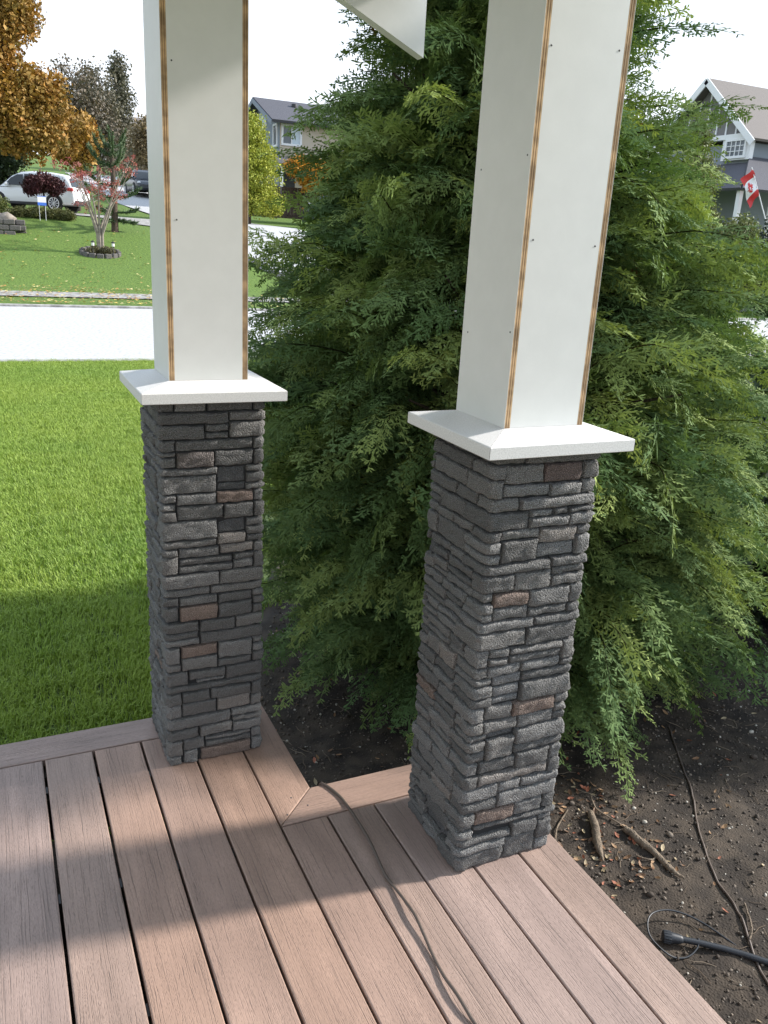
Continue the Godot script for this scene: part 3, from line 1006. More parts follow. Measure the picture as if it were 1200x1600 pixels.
func crown(parent: Node, clump: Mesh, blobs: Array, n: int, size: float, cols: Array, shell := 0.45, called := "crown") -> void:   # blobs: [centre, radii]
	var xfs := []
	var cc := []
	var vol := 0.0
	for b in blobs: vol += b[1].x * b[1].y
	for b in blobs:
		for k in int(n * b[1].x * b[1].y / vol):
			var d := Vector3(rng.randfn(), rng.randfn(), rng.randfn()).normalized()
			var q := d * (pow(rng.randf(), shell) * (0.86 + 0.28 * fnl.get_noise_3dv(d * 17.0 + b[0] * 5.0)))
			xfs.append(Transform3D(Basis.from_euler(Vector3(rng.randf() * TAU, rng.randf() * TAU, 0)).scaled(Vector3.ONE * size * rng.randf_range(0.6, 1.25)), b[0] + q * b[1]))
			var i := rng.randi() % cols.size()
			cc.append((cols[i] as Color).lerp(cols[(i + 1) % cols.size()], rng.randf() * 0.6))
	scatter(called, clump, xfs, cc, parent)

func limbs(parent: Node, base_r: float, fork: float, tips: Array, m: Material, called := "trunk") -> void:
	var mb := MB.new()
	mb.tube([Vector3(0, -0.2, 0), Vector3(0.02, fork * 0.5, 0), Vector3(0, fork, 0.02)], [base_r, base_r * 0.8, base_r * 0.7], 9)
	for t in tips:
		var mid: Vector3 = Vector3(0, fork, 0).lerp(t, 0.5) + Vector3(rng.randf_range(-0.1, 0.1), 0.12 * t.length() * 0.3, rng.randf_range(-0.1, 0.1))
		mb.tube([Vector3(0, fork * 0.9, 0), mid, t], [base_r * 0.5, base_r * 0.3, base_r * 0.1], 6)
	part(called, mb, m, parent)

func on_land(x: float, z: float) -> Vector3: return Vector3(x, land(z), z)

func plant(called: String, label: String, cat: String, x: float, z: float, blobs: Array, n: int, leaf: float, size: float, cols: Array, trunk_r := 0.0, bark: Material = null, group := "") -> Node3D:
	var t := thing(called, label, cat, on_land(x, z), 0.0, group)
	if trunk_r > 0.0:
		var tips := []
		for b in blobs:
			for k in 3: tips.append(b[0] + Vector3(rng.randf_range(-0.6, 0.6) * b[1].x, rng.randf_range(-0.2, 0.6) * b[1].y, rng.randf_range(-0.6, 0.6) * b[1].z))
		limbs(t, trunk_r, maxf(0.3, blobs[0][0].y - blobs[0][1].y * 0.9), tips, bark if bark else M.bark)
	crown(t, make_clump(26, leaf / size), blobs, n, size, cols, 0.45, "crown" if trunk_r > 0.0 else "foliage")
	return t

func V(x: float, y: float, z: float) -> Vector3: return Vector3(x, y, z)

func build_planting() -> void:
	var ochre := [Color(0.36, 0.20, 0.035), Color(0.28, 0.17, 0.03), Color(0.44, 0.24, 0.04), Color(0.22, 0.16, 0.035), Color(0.40, 0.19, 0.03)]
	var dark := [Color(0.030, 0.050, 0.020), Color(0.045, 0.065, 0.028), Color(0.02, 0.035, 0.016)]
	plant("autumn_maple", "big maple with ochre and orange autumn leaves above the white car", "tree", 0.4, -39.2, [[V(0.5, 4.6, 0), V(2.4, 1.9, 2.2)], [V(-0.9, 6.6, -0.4), V(2.9, 2.4, 2.6)], [V(1.6, 3.2, 0.4), V(1.6, 1.05, 1.4)], [V(2.2, 4.6, 0), V(1.2, 1.3, 1.2)], [V(-1.5, 9.2, 0), V(2.6, 2.0, 2.4)], [V(1.0, 7.4, 0.2), V(1.6, 1.3, 1.5)]], 3300, 0.16, 0.36, ochre, 0.16)
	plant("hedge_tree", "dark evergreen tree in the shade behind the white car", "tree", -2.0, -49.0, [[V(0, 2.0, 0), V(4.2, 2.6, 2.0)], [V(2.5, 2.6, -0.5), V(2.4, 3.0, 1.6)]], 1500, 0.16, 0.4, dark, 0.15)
	plant("weeping_maple", "low dark maroon weeping maple in front of the white car", "shrub", 2.5, -40.3, [[V(0, 1.3, 0), V(0.72, 0.36, 0.6)], [V(0.5, 1.12, 0), V(0.45, 0.32, 0.45)], [V(-0.4, 1.12, 0.1), V(0.4, 0.36, 0.4)]], 520, 0.09, 0.2, [Color(0.07, 0.018, 0.022), Color(0.10, 0.025, 0.03), Color(0.05, 0.015, 0.018)], 0.06)
	plant("round_shrub", "round yellow green shrub above the stone block wall", "shrub", 0.45, -39.0, [[V(0, 0.45, 0), V(0.65, 0.6, 0.6)]], 320, 0.06, 0.16, [Color(0.16, 0.17, 0.04), Color(0.10, 0.13, 0.03)])
	var hedge := thing("clipped_hedge", "low clipped hedge strip under the maroon weeping maple", "hedge", on_land(2.35, -39.7))
	crown(hedge, make_clump(26, 0.4), [[V(-0.9, 0.15, -0.1), V(0.5, 0.24, 0.4)], [V(-0.2, 0.2, 0), V(0.55, 0.24, 0.4)], [V(0.5, 0.15, 0.1), V(0.55, 0.24, 0.4)], [V(1.0, 0.15, 0.2), V(0.4, 0.22, 0.4)]], 700, 0.14, [Color(0.12, 0.125, 0.035), Color(0.08, 0.095, 0.028), Color(0.15, 0.15, 0.04)], 0.45, "foliage")
	# the young red maple in its ring of blocks
	var t := thing("red_maple", "young sparse red maple with pale forked trunk in a block ring", "tree", on_land(3.96, -34.04))
	var mb := MB.new()
	var tips := []
	for k in 8:
		var a := TAU * k / 8.0 + rng.randf_range(-0.3, 0.3)
		var r := rng.randf_range(0.05, 0.10)
		var spread := rng.randf_range(0.5, 1.35)
		var top := Vector3(cos(a) * spread, rng.randf_range(2.2, 3.6), sin(a) * spread * 0.8)
		var y0 := rng.randf_range(0.6, 1.1)
		mb.tube([V(cos(a) * r, -0.1, sin(a) * r), V(cos(a) * r * 1.2, y0, sin(a) * r), V(top.x * 0.42, lerpf(y0, top.y, 0.45), top.z * 0.42), top], [0.055, 0.045, 0.03, 0.008], 6)
		for q in 5:
			var p := V(top.x * 0.42, lerpf(y0, top.y, 0.45), top.z * 0.42).lerp(top, q / 5.0)
			var e := p + V(rng.randf_range(-0.6, 0.6), rng.randf_range(0.1, 0.6), rng.randf_range(-0.5, 0.5))
			mb.tube([p, e], [0.016, 0.005], 4)
			tips.append(e)
		tips.append(top)
	part("trunk", mb, M.pale_bark, t)
	var blobs := []
	for p in tips: blobs.append([p, V(0.32, 0.2, 0.3)])
	crown(t, make_clump(14, 0.55), blobs, 230, 0.10, [Color(0.40, 0.09, 0.08), Color(0.30, 0.07, 0.07), Color(0.42, 0.16, 0.12)], 0.6)
	var bed := thing("ring_planting", "low brown green ground cover inside the block ring of the red maple", "plants", on_land(3.96, -34.04))
	crown(bed, make_clump(24, 0.5), [[V(-0.2, 0.1, 0), V(0.4, 0.18, 0.4)], [V(0.25, 0.1, 0.1), V(0.38, 0.18, 0.4)]], 240, 0.12, [Color(0.10, 0.10, 0.04), Color(0.14, 0.12, 0.06)], 0.5, "foliage")
	var ring := thing("block_ring", "ring of grey edging blocks round the red maple", "planter", on_land(3.96, -34.04))
	for k in 15:
		var a := TAU * k / 15.0
		var b := MB.new()
		b.xf = Transform3D(Basis(Vector3.UP, -a), V(cos(a) * 0.68, 0.04 + (land(-34.04 + sin(a) * 0.6) - land(-34.04)), sin(a) * 0.6))
		b.box(Vector3.ZERO, V(0.14, 0.22, 0.25), 0.025)
		part("block", b, M.wall_block, ring)
	for q in [[-0.30, "taller black garden light left of the red maple trunk"], [0.42, "small black garden light right of the red maple trunk"]]:
		var g := thing("garden_light", q[1], "garden light", on_land(3.96 + q[0], -33.6), 0.0, "garden lights in the ring")
		mb = MB.new()
		mb.tube([V(0, -0.05, 0), V(0, 0.40, 0)], 0.014, 6)
		part("stake", mb, M.plastic, g)
		mb = MB.new()
		mb.tube([V(0, 0.40, 0), V(0, 0.52, 0)], 0.05, 8)
		part("lens", mb, M.flag_white, g)
		mb = MB.new()
		mb.tube([V(0, 0.521, 0), V(0, 0.54, 0), V(0, 0.58, 0)], [0.085, 0.07, 0.01], 8)
		part("hood", mb, M.plastic, g)
	build_monkey_puzzle()
	# stone wall corner with rocks
	var w := thing("block_wall", "low grey block retaining wall at the left lawn edge", "wall", on_land(0.6, -36.4))
	for row in 3:
		for k in 6:
			var b := MB.new()
			b.box(V(-1.75 + k * 0.42 + (0.2 if row % 2 else 0.0), 0.0 + row * 0.21, 0), V(0.41, 0.2, 0.34), 0.03)
			part("block", b, M.wall_block, w)
	for row in 3:
		for k in 4:
			var b := MB.new()
			b.box(V(0.80 - 0.02 * row, 0.0 + row * 0.21, -0.36 - k * 0.42 + (0.1 if row % 2 else 0.0)), V(0.34, 0.2, 0.41), 0.03)
			part("block", b, M.wall_block, w)
	for k in 3:
		var rb := MB.new()
		var rows := []
		var sc := V(rng.randf_range(0.25, 0.45), rng.randf_range(0.18, 0.32), rng.randf_range(0.25, 0.4))
		for j in 6:
			var row := []
			for i in 9:
				var th := PI * j / 5.0
				var ph := TAU * (i % 8) / 8.0
				var d := V(sin(th) * cos(ph), cos(th), -sin(th) * sin(ph))
				row.append(d * sc * (1.0 + 0.35 * fnl.get_noise_3dv(d * 10.0 + V(k * 9.0, 0, 0))))
			rows.append(row)
		rb.sheet(rows, true)
		var ro := part("rock", rb, M.pale_bark)
		ro.position = V(0.1 + k * 0.42, land(-37.2) + 0.36 - 0.03 * k, -37.1 - 0.22 * (k % 2))
		tag(ro, ["leftmost tan rock behind the low block wall", "middle one of the three tan rocks behind the low block wall", "rightmost tan rock behind the low block wall"][k], "rock", "rocks behind the block wall")
	# lawn sign
	var s := thing("lawn_sign", "small blue and white lawn sign on two thin legs", "sign", on_land(2.34, -39.1), 0.15)
	mb = MB.new()
	mb.box(V(0, 0.82, 0), V(0.34, 0.22, 0.012))
	part("white_panel", mb, M.flag_white, s)
	mb = MB.new()
	mb.box(V(0, 0.65, 0), V(0.34, 0.12, 0.0125))
	part("blue_panel", mb, M.blue, s)
	mb = MB.new()
	mb.box(V(0, 0.945, 0), V(0.34, 0.03, 0.0125))
	part("blue_strip", mb, M.blue, s)
	for q in [-0.12, 0.12]:
		mb = MB.new()
		mb.tube([V(q, -0.1, 0), V(q, 0.59, 0)], 0.010, 6)
		part("leg", mb, M.trim, s)
	# fallen leaves
	var lf := MB.new()
	for k in 6: lf.tri(V(0, 0.02, 0), V(cos(k * 1.047), 0, -sin(k * 1.047)) * (0.55 if k % 2 else 0.3), V(cos((k + 1) * 1.047), 0.1, -sin((k + 1) * 1.047)) * (0.3 if k % 2 else 0.55))
	var xfs := []
	var cols := []
	for k in 1500:
		var x := rng.randf_range(-3.0, 9.0)
		var z := -24.2 - 14.0 * pow(rng.randf(), 1.9)
		if rng.randf() < 0.35: z = rng.randf_range(-28.6, -24.2)
		if x > 5.0 and rng.randf() < 0.5: x -= 5.0
		xfs.append(Transform3D(Basis.from_euler(V(rng.randf_range(-0.4, 0.4), rng.randf() * TAU, 0)).scaled(Vector3.ONE * rng.randf_range(0.06, 0.13)), V(x, land(z) + 0.05, z)))
		cols.append([Color(0.55, 0.42, 0.10), Color(0.45, 0.24, 0.06), Color(0.60, 0.50, 0.22), Color(0.35, 0.18, 0.06)][rng.randi() % 4])
	tag(scatter("fallen_leaves", lf.mesh(M.leaf), xfs, cols), "yellow and brown fallen leaves scattered over the far lawn and verge", "leaves")
	# the far trees
	plant("bare_tree", "grey brown half bare tree behind the red maple", "tree", 5.2, -52.0, [[V(0, 5.0, 0), V(2.2, 2.6, 1.8)], [V(1.4, 3.4, 0), V(1.8, 2.0, 1.5)]], 420, 0.16, 0.5, [Color(0.14, 0.115, 0.085), Color(0.19, 0.15, 0.10), Color(0.10, 0.10, 0.07)], 0.16)
	plant("conical_tree", "narrow grey green conical tree on the far skyline", "tree", 11.2, -78.0, [[V(0, 3.0, 0), V(1.9, 2.8, 1.6)], [V(0, 6.4, 0), V(1.3, 2.6, 1.2)], [V(0, 8.6, 0), V(0.8, 1.5, 0.8)]], 420, 0.2, 0.6, [Color(0.13, 0.12, 0.08), Color(0.10, 0.10, 0.06)], 0.2)
	plant("tan_tree", "tan leaved tree beside the far houses", "tree", 12.2, -70.0, [[V(0, 3.4, 0), V(2.1, 2.3, 1.8)], [V(1.6, 2.4, 0.3), V(1.4, 1.7, 1.4)]], 480, 0.2, 0.55, [Color(0.24, 0.18, 0.10), Color(0.19, 0.15, 0.08), Color(0.28, 0.20, 0.10)], 0.2)
	plant("thin_tree", "thin grey tree left of the conical tree", "tree", 7.6, -64.0, [[V(0, 5.4, 0), V(1.8, 2.9, 1.5)], [V(-1.6, 3.6, 0), V(1.8, 2.2, 1.5)]], 420, 0.17, 0.5, [Color(0.13, 0.12, 0.09), Color(0.17, 0.15, 0.10)], 0.14)
	plant("street_maple", "small orange leaved tree on the corner beyond the driveway", "tree", 4.6, -47.5, [[V(0, 3.3, 0), V(1.5, 1.5, 1.4)]], 380, 0.16, 0.3, ochre, 0.1)
	var lime := [Color(0.34, 0.38, 0.04), Color(0.44, 0.44, 0.05), Color(0.26, 0.32, 0.04)]
	plant("lime_tree", "bright yellow green tree in front of the grey beige house", "tree", 12.6, -44.2, [[V(0, 2.7, 0), V(1.9, 1.7, 1.6)], [V(-0.3, 4.4, 0), V(1.3, 1.2, 1.1)], [V(0.6, 1.1, 0.2), V(1.4, 0.8, 1.2)]], 1500, 0.11, 0.28, lime, 0.11)
	plant("orange_tree", "spreading bright orange tree below the grey beige house windows", "tree", 18.0, -47.4, [[V(0, 2.6, 0), V(2.0, 1.0, 1.3)], [V(-1.6, 3.1, 0), V(0.9, 0.6, 0.8)], [V(1.8, 1.9, 0), V(1.6, 0.9, 1.2)], [V(3.2, 1.3, 0), V(1.2, 0.9, 1.0)]], 1400, 0.14, 0.3, [Color(0.62, 0.27, 0.02), Color(0.52, 0.30, 0.03), Color(0.68, 0.33, 0.03)], 0.12)
	# right side
	var weep := [Color(0.16, 0.19, 0.06), Color(0.11, 0.15, 0.05), Color(0.20, 0.21, 0.07)]
	plant("weeping_conifer", "tall pale weeping conifer before the gabled house", "tree", 27.4, -28.2, [[V(0, 1.4, 0), V(1.9, 1.5, 1.6)], [V(-0.2, 3.2, 0), V(1.5, 1.4, 1.3)], [V(-0.3, 5.0, 0), V(1.0, 1.3, 0.9)], [V(-0.5, 6.6, 0), V(0.5, 0.9, 0.5)]], 1300, 0.13, 0.34, weep, 0.14)
	plant("weeping_conifer", "shorter pale weeping conifer with drooping arms before the porch", "tree", 28.6, -26.8, [[V(0, 1.5, 0), V(1.6, 1.5, 1.4)], [V(0, 3.0, 0), V(1.0, 0.9, 0.9)]], 700, 0.13, 0.32, weep, 0.12)
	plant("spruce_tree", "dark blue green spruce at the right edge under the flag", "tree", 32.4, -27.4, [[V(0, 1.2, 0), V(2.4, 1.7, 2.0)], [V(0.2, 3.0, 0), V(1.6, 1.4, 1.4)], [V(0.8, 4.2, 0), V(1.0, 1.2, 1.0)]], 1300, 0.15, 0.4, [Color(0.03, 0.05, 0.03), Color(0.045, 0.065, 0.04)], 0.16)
	plant("green_shrub", "mid green rounded shrub at the kerb across the road", "shrub", 29.2, -24.9, [[V(0, 0.5, 0), V(1.2, 0.8, 0.9)]], 360, 0.1, 0.22, [Color(0.07, 0.12, 0.03), Color(0.10, 0.15, 0.04)])
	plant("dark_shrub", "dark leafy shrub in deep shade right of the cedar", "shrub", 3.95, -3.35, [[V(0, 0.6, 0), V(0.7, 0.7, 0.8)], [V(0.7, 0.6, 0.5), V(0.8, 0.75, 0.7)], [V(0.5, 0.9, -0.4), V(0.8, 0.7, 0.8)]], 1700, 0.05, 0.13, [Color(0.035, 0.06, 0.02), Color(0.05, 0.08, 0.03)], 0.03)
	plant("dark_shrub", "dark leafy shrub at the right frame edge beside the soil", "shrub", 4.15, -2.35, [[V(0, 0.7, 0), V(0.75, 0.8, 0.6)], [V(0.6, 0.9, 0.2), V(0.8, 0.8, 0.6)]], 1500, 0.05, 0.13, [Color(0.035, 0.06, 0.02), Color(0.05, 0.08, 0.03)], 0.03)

func build_monkey_puzzle() -> void:
	var t := thing("monkey_puzzle_tree", "dark green monkey puzzle tree with spiky upswept arms behind the red maple", "tree", on_land(5.0, -37.6))
	var mb := MB.new()
	mb.tube([V(0, -0.2, 0), V(0.03, 1.5, 0), V(0, 3.4, 0)], [0.15, 0.12, 0.05], 8)
	part("trunk", mb, M.bark, t)
	for k in 26:
		var tier: float = [0.45, 0.75, 1.3, 1.75, 2.5, 2.9, 3.2][k % 7]
		var a := k * 2.399
		var l: float = [0.9, 1.0, 1.25, 1.1, 0.9, 0.75, 0.6][k % 7]
		var rise: float = [-0.15, 0.1, 0.25, 0.45, 0.65, 0.8, 0.85][k % 7]
		var d := V(cos(a), 0, sin(a))
		var b := MB.new()
		var p0 := V(0, tier, 0)
		var p1 := p0 + d * l * 0.5 + V(0, rise * l * 0.25, 0)
		var p2 := p0 + d * l * 0.85 + V(0, rise * l * 0.75, 0)
		var p3 := p0 + d * l + V(0, rise * l * 1.2 + 0.1, 0)
		b.col = Color(0.05, 0.085, 0.03)
		b.tube([p0, p1, p2, p3], [0.035, 0.045, 0.045, 0.02], 5)
		for q in 170:
			var u := rng.randf()
			var p := p0.lerp(p1, u * 2.0) if u < 0.5 else p1.lerp(p3, u * 2.0 - 1.0)
			var o := V(rng.randfn(), rng.randfn(), rng.randfn()).normalized()
			o = (o + (p3 - p0).normalized() * 0.7).normalized()
			var s := o.cross(V(rng.randf(), 1, rng.randf())).normalized() * 0.026
			b.col = Color(0.05, 0.085, 0.03) * rng.randf_range(0.8, 1.6)
			b.tri(p - s, p + s, p + o * 0.17)
		part("branch", b, M.leaf, t)

# ---------------------------------------------------------------- vehicles
func wheel(parent: Node, c: Vector3, r: float, out: float) -> void:
	var w := Node3D.new()
	w.name = "wheel"
	parent.add_child(w, true)
	var tb := MB.new()
	tb.tube([c - V(0, 0, out * 0.22), c - V(0, 0, out * 0.20), c - V(0, 0, out * 0.02), c], [r * 0.93, r, r, r * 0.93], 28)
	part("tyre", tb, M.tyre, w)
	var rb := MB.new()
	rb.tube([c + V(0, 0, out * 0.001), c + V(0, 0, out * 0.012)], [r * 0.16, r * 0.14], 12)
	for k in 10:
		var a := TAU * k / 10.0
		var d := V(cos(a), sin(a), 0)
		rb.tube([c + d * r * 0.1 + V(0, 0, out * 0.006), c + d * r * 0.66 + V(0, 0, out * 0.006)], [r * 0.05, r * 0.075], 5)
	for k in 28:
		var a := TAU * k / 28.0
		var b := TAU * (k + 1) / 28.0
		rb.quad(c + V(cos(a), sin(a), 0) * r * 0.62 + V(0, 0, out * 0.008), c + V(cos(b), sin(b), 0) * r * 0.62 + V(0, 0, out * 0.008), c + V(cos(b), sin(b), 0) * r * 0.72 + V(0, 0, out * 0.008), c + V(cos(a), sin(a), 0) * r * 0.72 + V(0, 0, out * 0.008))
	part("rim", rb, M.rim, w)

func car(called: String, label: String, at: Vector3, turn: float, paint: Material, group := "") -> Node3D:
	# local x runs to the front; width along z
	var t := thing(called, label, "car", at, turn, group)
	var hw := 0.90
	# side outline of the lower body, bottom line first
	var xs := [-2.28, -2.22, -2.0, -1.5, -0.9, 0.0, 0.8, 1.3, 1.8, 2.15, 2.30]
	var top := [0.86, 1.00, 1.05, 1.06, 1.05, 1.02, 0.99, 0.97, 0.90, 0.80, 0.62]
	var bot := [0.42, 0.34, 0.32, 0.30, 0.28, 0.28, 0.28, 0.28, 0.30, 0.32, 0.40]
	var wid := [0.80, 0.86, 0.89, 0.90, 0.90, 0.90, 0.90, 0.90, 0.88, 0.82, 0.70]
	var rows := []
	for k in xs.size():
		var ring := []
		var w: float = wid[k]
		for q in [[-0.9, 0.0], [-1.0, 0.12], [-1.0, 0.45], [-0.985, 0.72], [-0.94, 0.95], [-0.84, 1.0], [0.84, 1.0], [0.94, 0.95], [0.985, 0.72], [1.0, 0.45], [1.0, 0.12], [0.9, 0.0], [-0.9, 0.0]]:
			ring.append(V(xs[k], lerpf(bot[k], top[k], q[1]), q[0] * w))
		rows.append(ring)
	var mb := MB.new()
	mb.sheet(rows)
	for e in [0, xs.size() - 1]:
		mb.poly(rows[e].slice(0, 12), V(-1 if e == 0 else 1, 0, 0))
	part("body", mb, paint, t)
	# cabin
	rows = []
	var cx := [-2.20, -2.02, -1.75, -1.2, -0.3, 0.3, 0.75, 1.25]
	var ct := [1.02, 1.42, 1.60, 1.67, 1.69, 1.64, 1.46, 1.0]
	var cw := [0.80, 0.72, 0.68, 0.66, 0.66, 0.66, 0.70, 0.80]
	for k in cx.size():
		var ring := []
		var yb := 0.98
		for q in [[-1.0, 0.0], [-0.97, 0.5], [-0.93, 0.88], [-0.8, 1.0], [0.8, 1.0], [0.93, 0.88], [0.97, 0.5], [1.0, 0.0]]:
			var ww: float = lerpf(0.86, cw[k], clampf(q[1], 0, 1))
			ring.append(V(cx[k], lerpf(yb, ct[k], q[1]), q[0] * ww))
		rows.append(ring)
	mb = MB.new()
	mb.sheet(rows)
	part("cabin", mb, paint, t)
	for s in [-1.0, 1.0]:
		for win in [[V(0.98, 1.05, 0.862), V(0.12, 1.05, 0.868), V(0.12, 1.53, 0.735), V(0.40, 1.52, 0.735), V(0.70, 1.36, 0.775)], [V(0.06, 1.05, 0.868), V(-1.05, 1.06, 0.868), V(-1.10, 1.52, 0.735), V(0.06, 1.55, 0.73)], [V(-1.13, 1.07, 0.866), V(-1.75, 1.18, 0.835), V(-1.62, 1.46, 0.75), V(-1.17, 1.52, 0.737)]]:
			var wb := MB.new()
			var pts := []
			for p in win: pts.append(V(p.x, p.y, s * (p.z + 0.014)))
			wb.poly(pts, V(0, 0.2, s))
			var inner := []
			for p in win: inner.append(V(p.x, p.y, s * (p.z + 0.002)))
			for k in pts.size(): wb.poly([pts[k], pts[(k + 1) % pts.size()], inner[(k + 1) % pts.size()], inner[k]], (pts[k] + pts[(k + 1) % pts.size()]) / 2 - V(-0.3, 1.3, s * 0.8))
			part("window", wb, M.glass, t)
		for x in [-1.36, 1.34]:
			var ab := MB.new()
			var arch := PackedVector2Array()
			for k in 13: arch.append(Vector2(x + cos(PI * k / 12.0) * 0.41, 0.36 + sin(PI * k / 12.0) * 0.41))
			ab.prism(arch, s * 0.80, s * 0.912)
			part("wheel_arch", ab, M.plastic, t)
			wheel(t, V(x, 0.355, s * 0.93), 0.355, s)
		var lb := MB.new()
		lb.box(V(-2.12, 0.98, s * 0.83), V(0.30, 0.14, 0.12), 0.03)
		part("tail_light", lb, M.red, t)
		lb = MB.new()
		lb.box(V(2.10, 0.74, s * 0.72), V(0.30, 0.12, 0.20), 0.03)
		part("headlight", lb, M.trim, t)
		lb = MB.new()
		lb.box(V(0.82, 1.08, s * 0.97), V(0.12, 0.13, 0.2), 0.03)
		part("mirror", lb, paint, t)
		lb = MB.new()
		lb.box(V(0.0, 0.31, s * 0.885), V(2.0, 0.12, 0.06), 0.02)
		part("sill", lb, M.plastic, t)
	var rb := MB.new()
	rb.box(V(-2.24, 0.42, 0), V(0.12, 0.22, 1.5), 0.03)
	part("bumper", rb, M.plastic, t)
	rb = MB.new()
	rb.poly([V(-2.185, 1.10, -0.74), V(-2.185, 1.10, 0.74), V(-2.03, 1.45, 0.62), V(-2.03, 1.45, -0.62)], V(-1, 0.3, 0))
	part("rear_window", rb, M.glass, t)
	rb = MB.new()
	rb.poly([V(1.20, 1.06, -0.76), V(1.20, 1.06, 0.76), V(0.77, 1.47, 0.64), V(0.77, 1.47, -0.64)], V(1, 0.5, 0))
	part("windscreen", rb, M.glass, t)
	return t

# ---------------------------------------------------------------- houses
func window_part(parent: Node, at: Transform3D, w: float, h: float, bars: Array, glass: Array) -> void:   # in local x, y; z outwards
	var f := Node3D.new()
	f.name = "window"
	parent.add_child(f, true)
	var mb := MB.new()
	mb.xf = at
	for q in [[V(-w / 2 - 0.06, 0, 0.03), V(0.12, h + 0.24, 0.10)], [V(w / 2 + 0.06, 0, 0.03), V(0.12, h + 0.24, 0.10)], [V(0, h / 2 + 0.06, 0.03), V(w - 0.004, 0.12, 0.10)], [V(0, -h / 2 - 0.06, 0.03), V(w - 0.004, 0.12, 0.10)]]: mb.box(q[0], q[1])
	for b in bars: mb.box(b[0], b[1])
	part("frame", mb, M.trim, f)
	for g in glass:
		mb = MB.new()
		mb.xf = at
		mb.box(V(g[0], 0, 0.004), V(g[1], h - 0.002, 0.02))
		part("pane", mb, g[2], f)

func slab(parent: Node, called: String, a: Vector3, b: Vector3, c: Vector3, d: Vector3, th: float, m: Material) -> void:     # a thick sheet through four points, pushed up its normal
	var n := (b - a).cross(d - a).normalized()
	if n.y < 0: n = -n
	var mb := MB.new()
	var lo := [a, b, c, d]
	var hi := [a + n * th, b + n * th, c + n * th, d + n * th]
	var mid: Vector3 = (a + b + c + d) / 4 + n * th / 2
	mb.poly(hi, n)
	mb.poly(lo, -n)
	for k in 4:
		var q := (k + 1) % 4
		mb.poly([lo[k], lo[q], hi[q], hi[k]], (lo[k] + lo[q]) / 2 + n * th / 2 - mid)
	part(called, mb, m, parent)

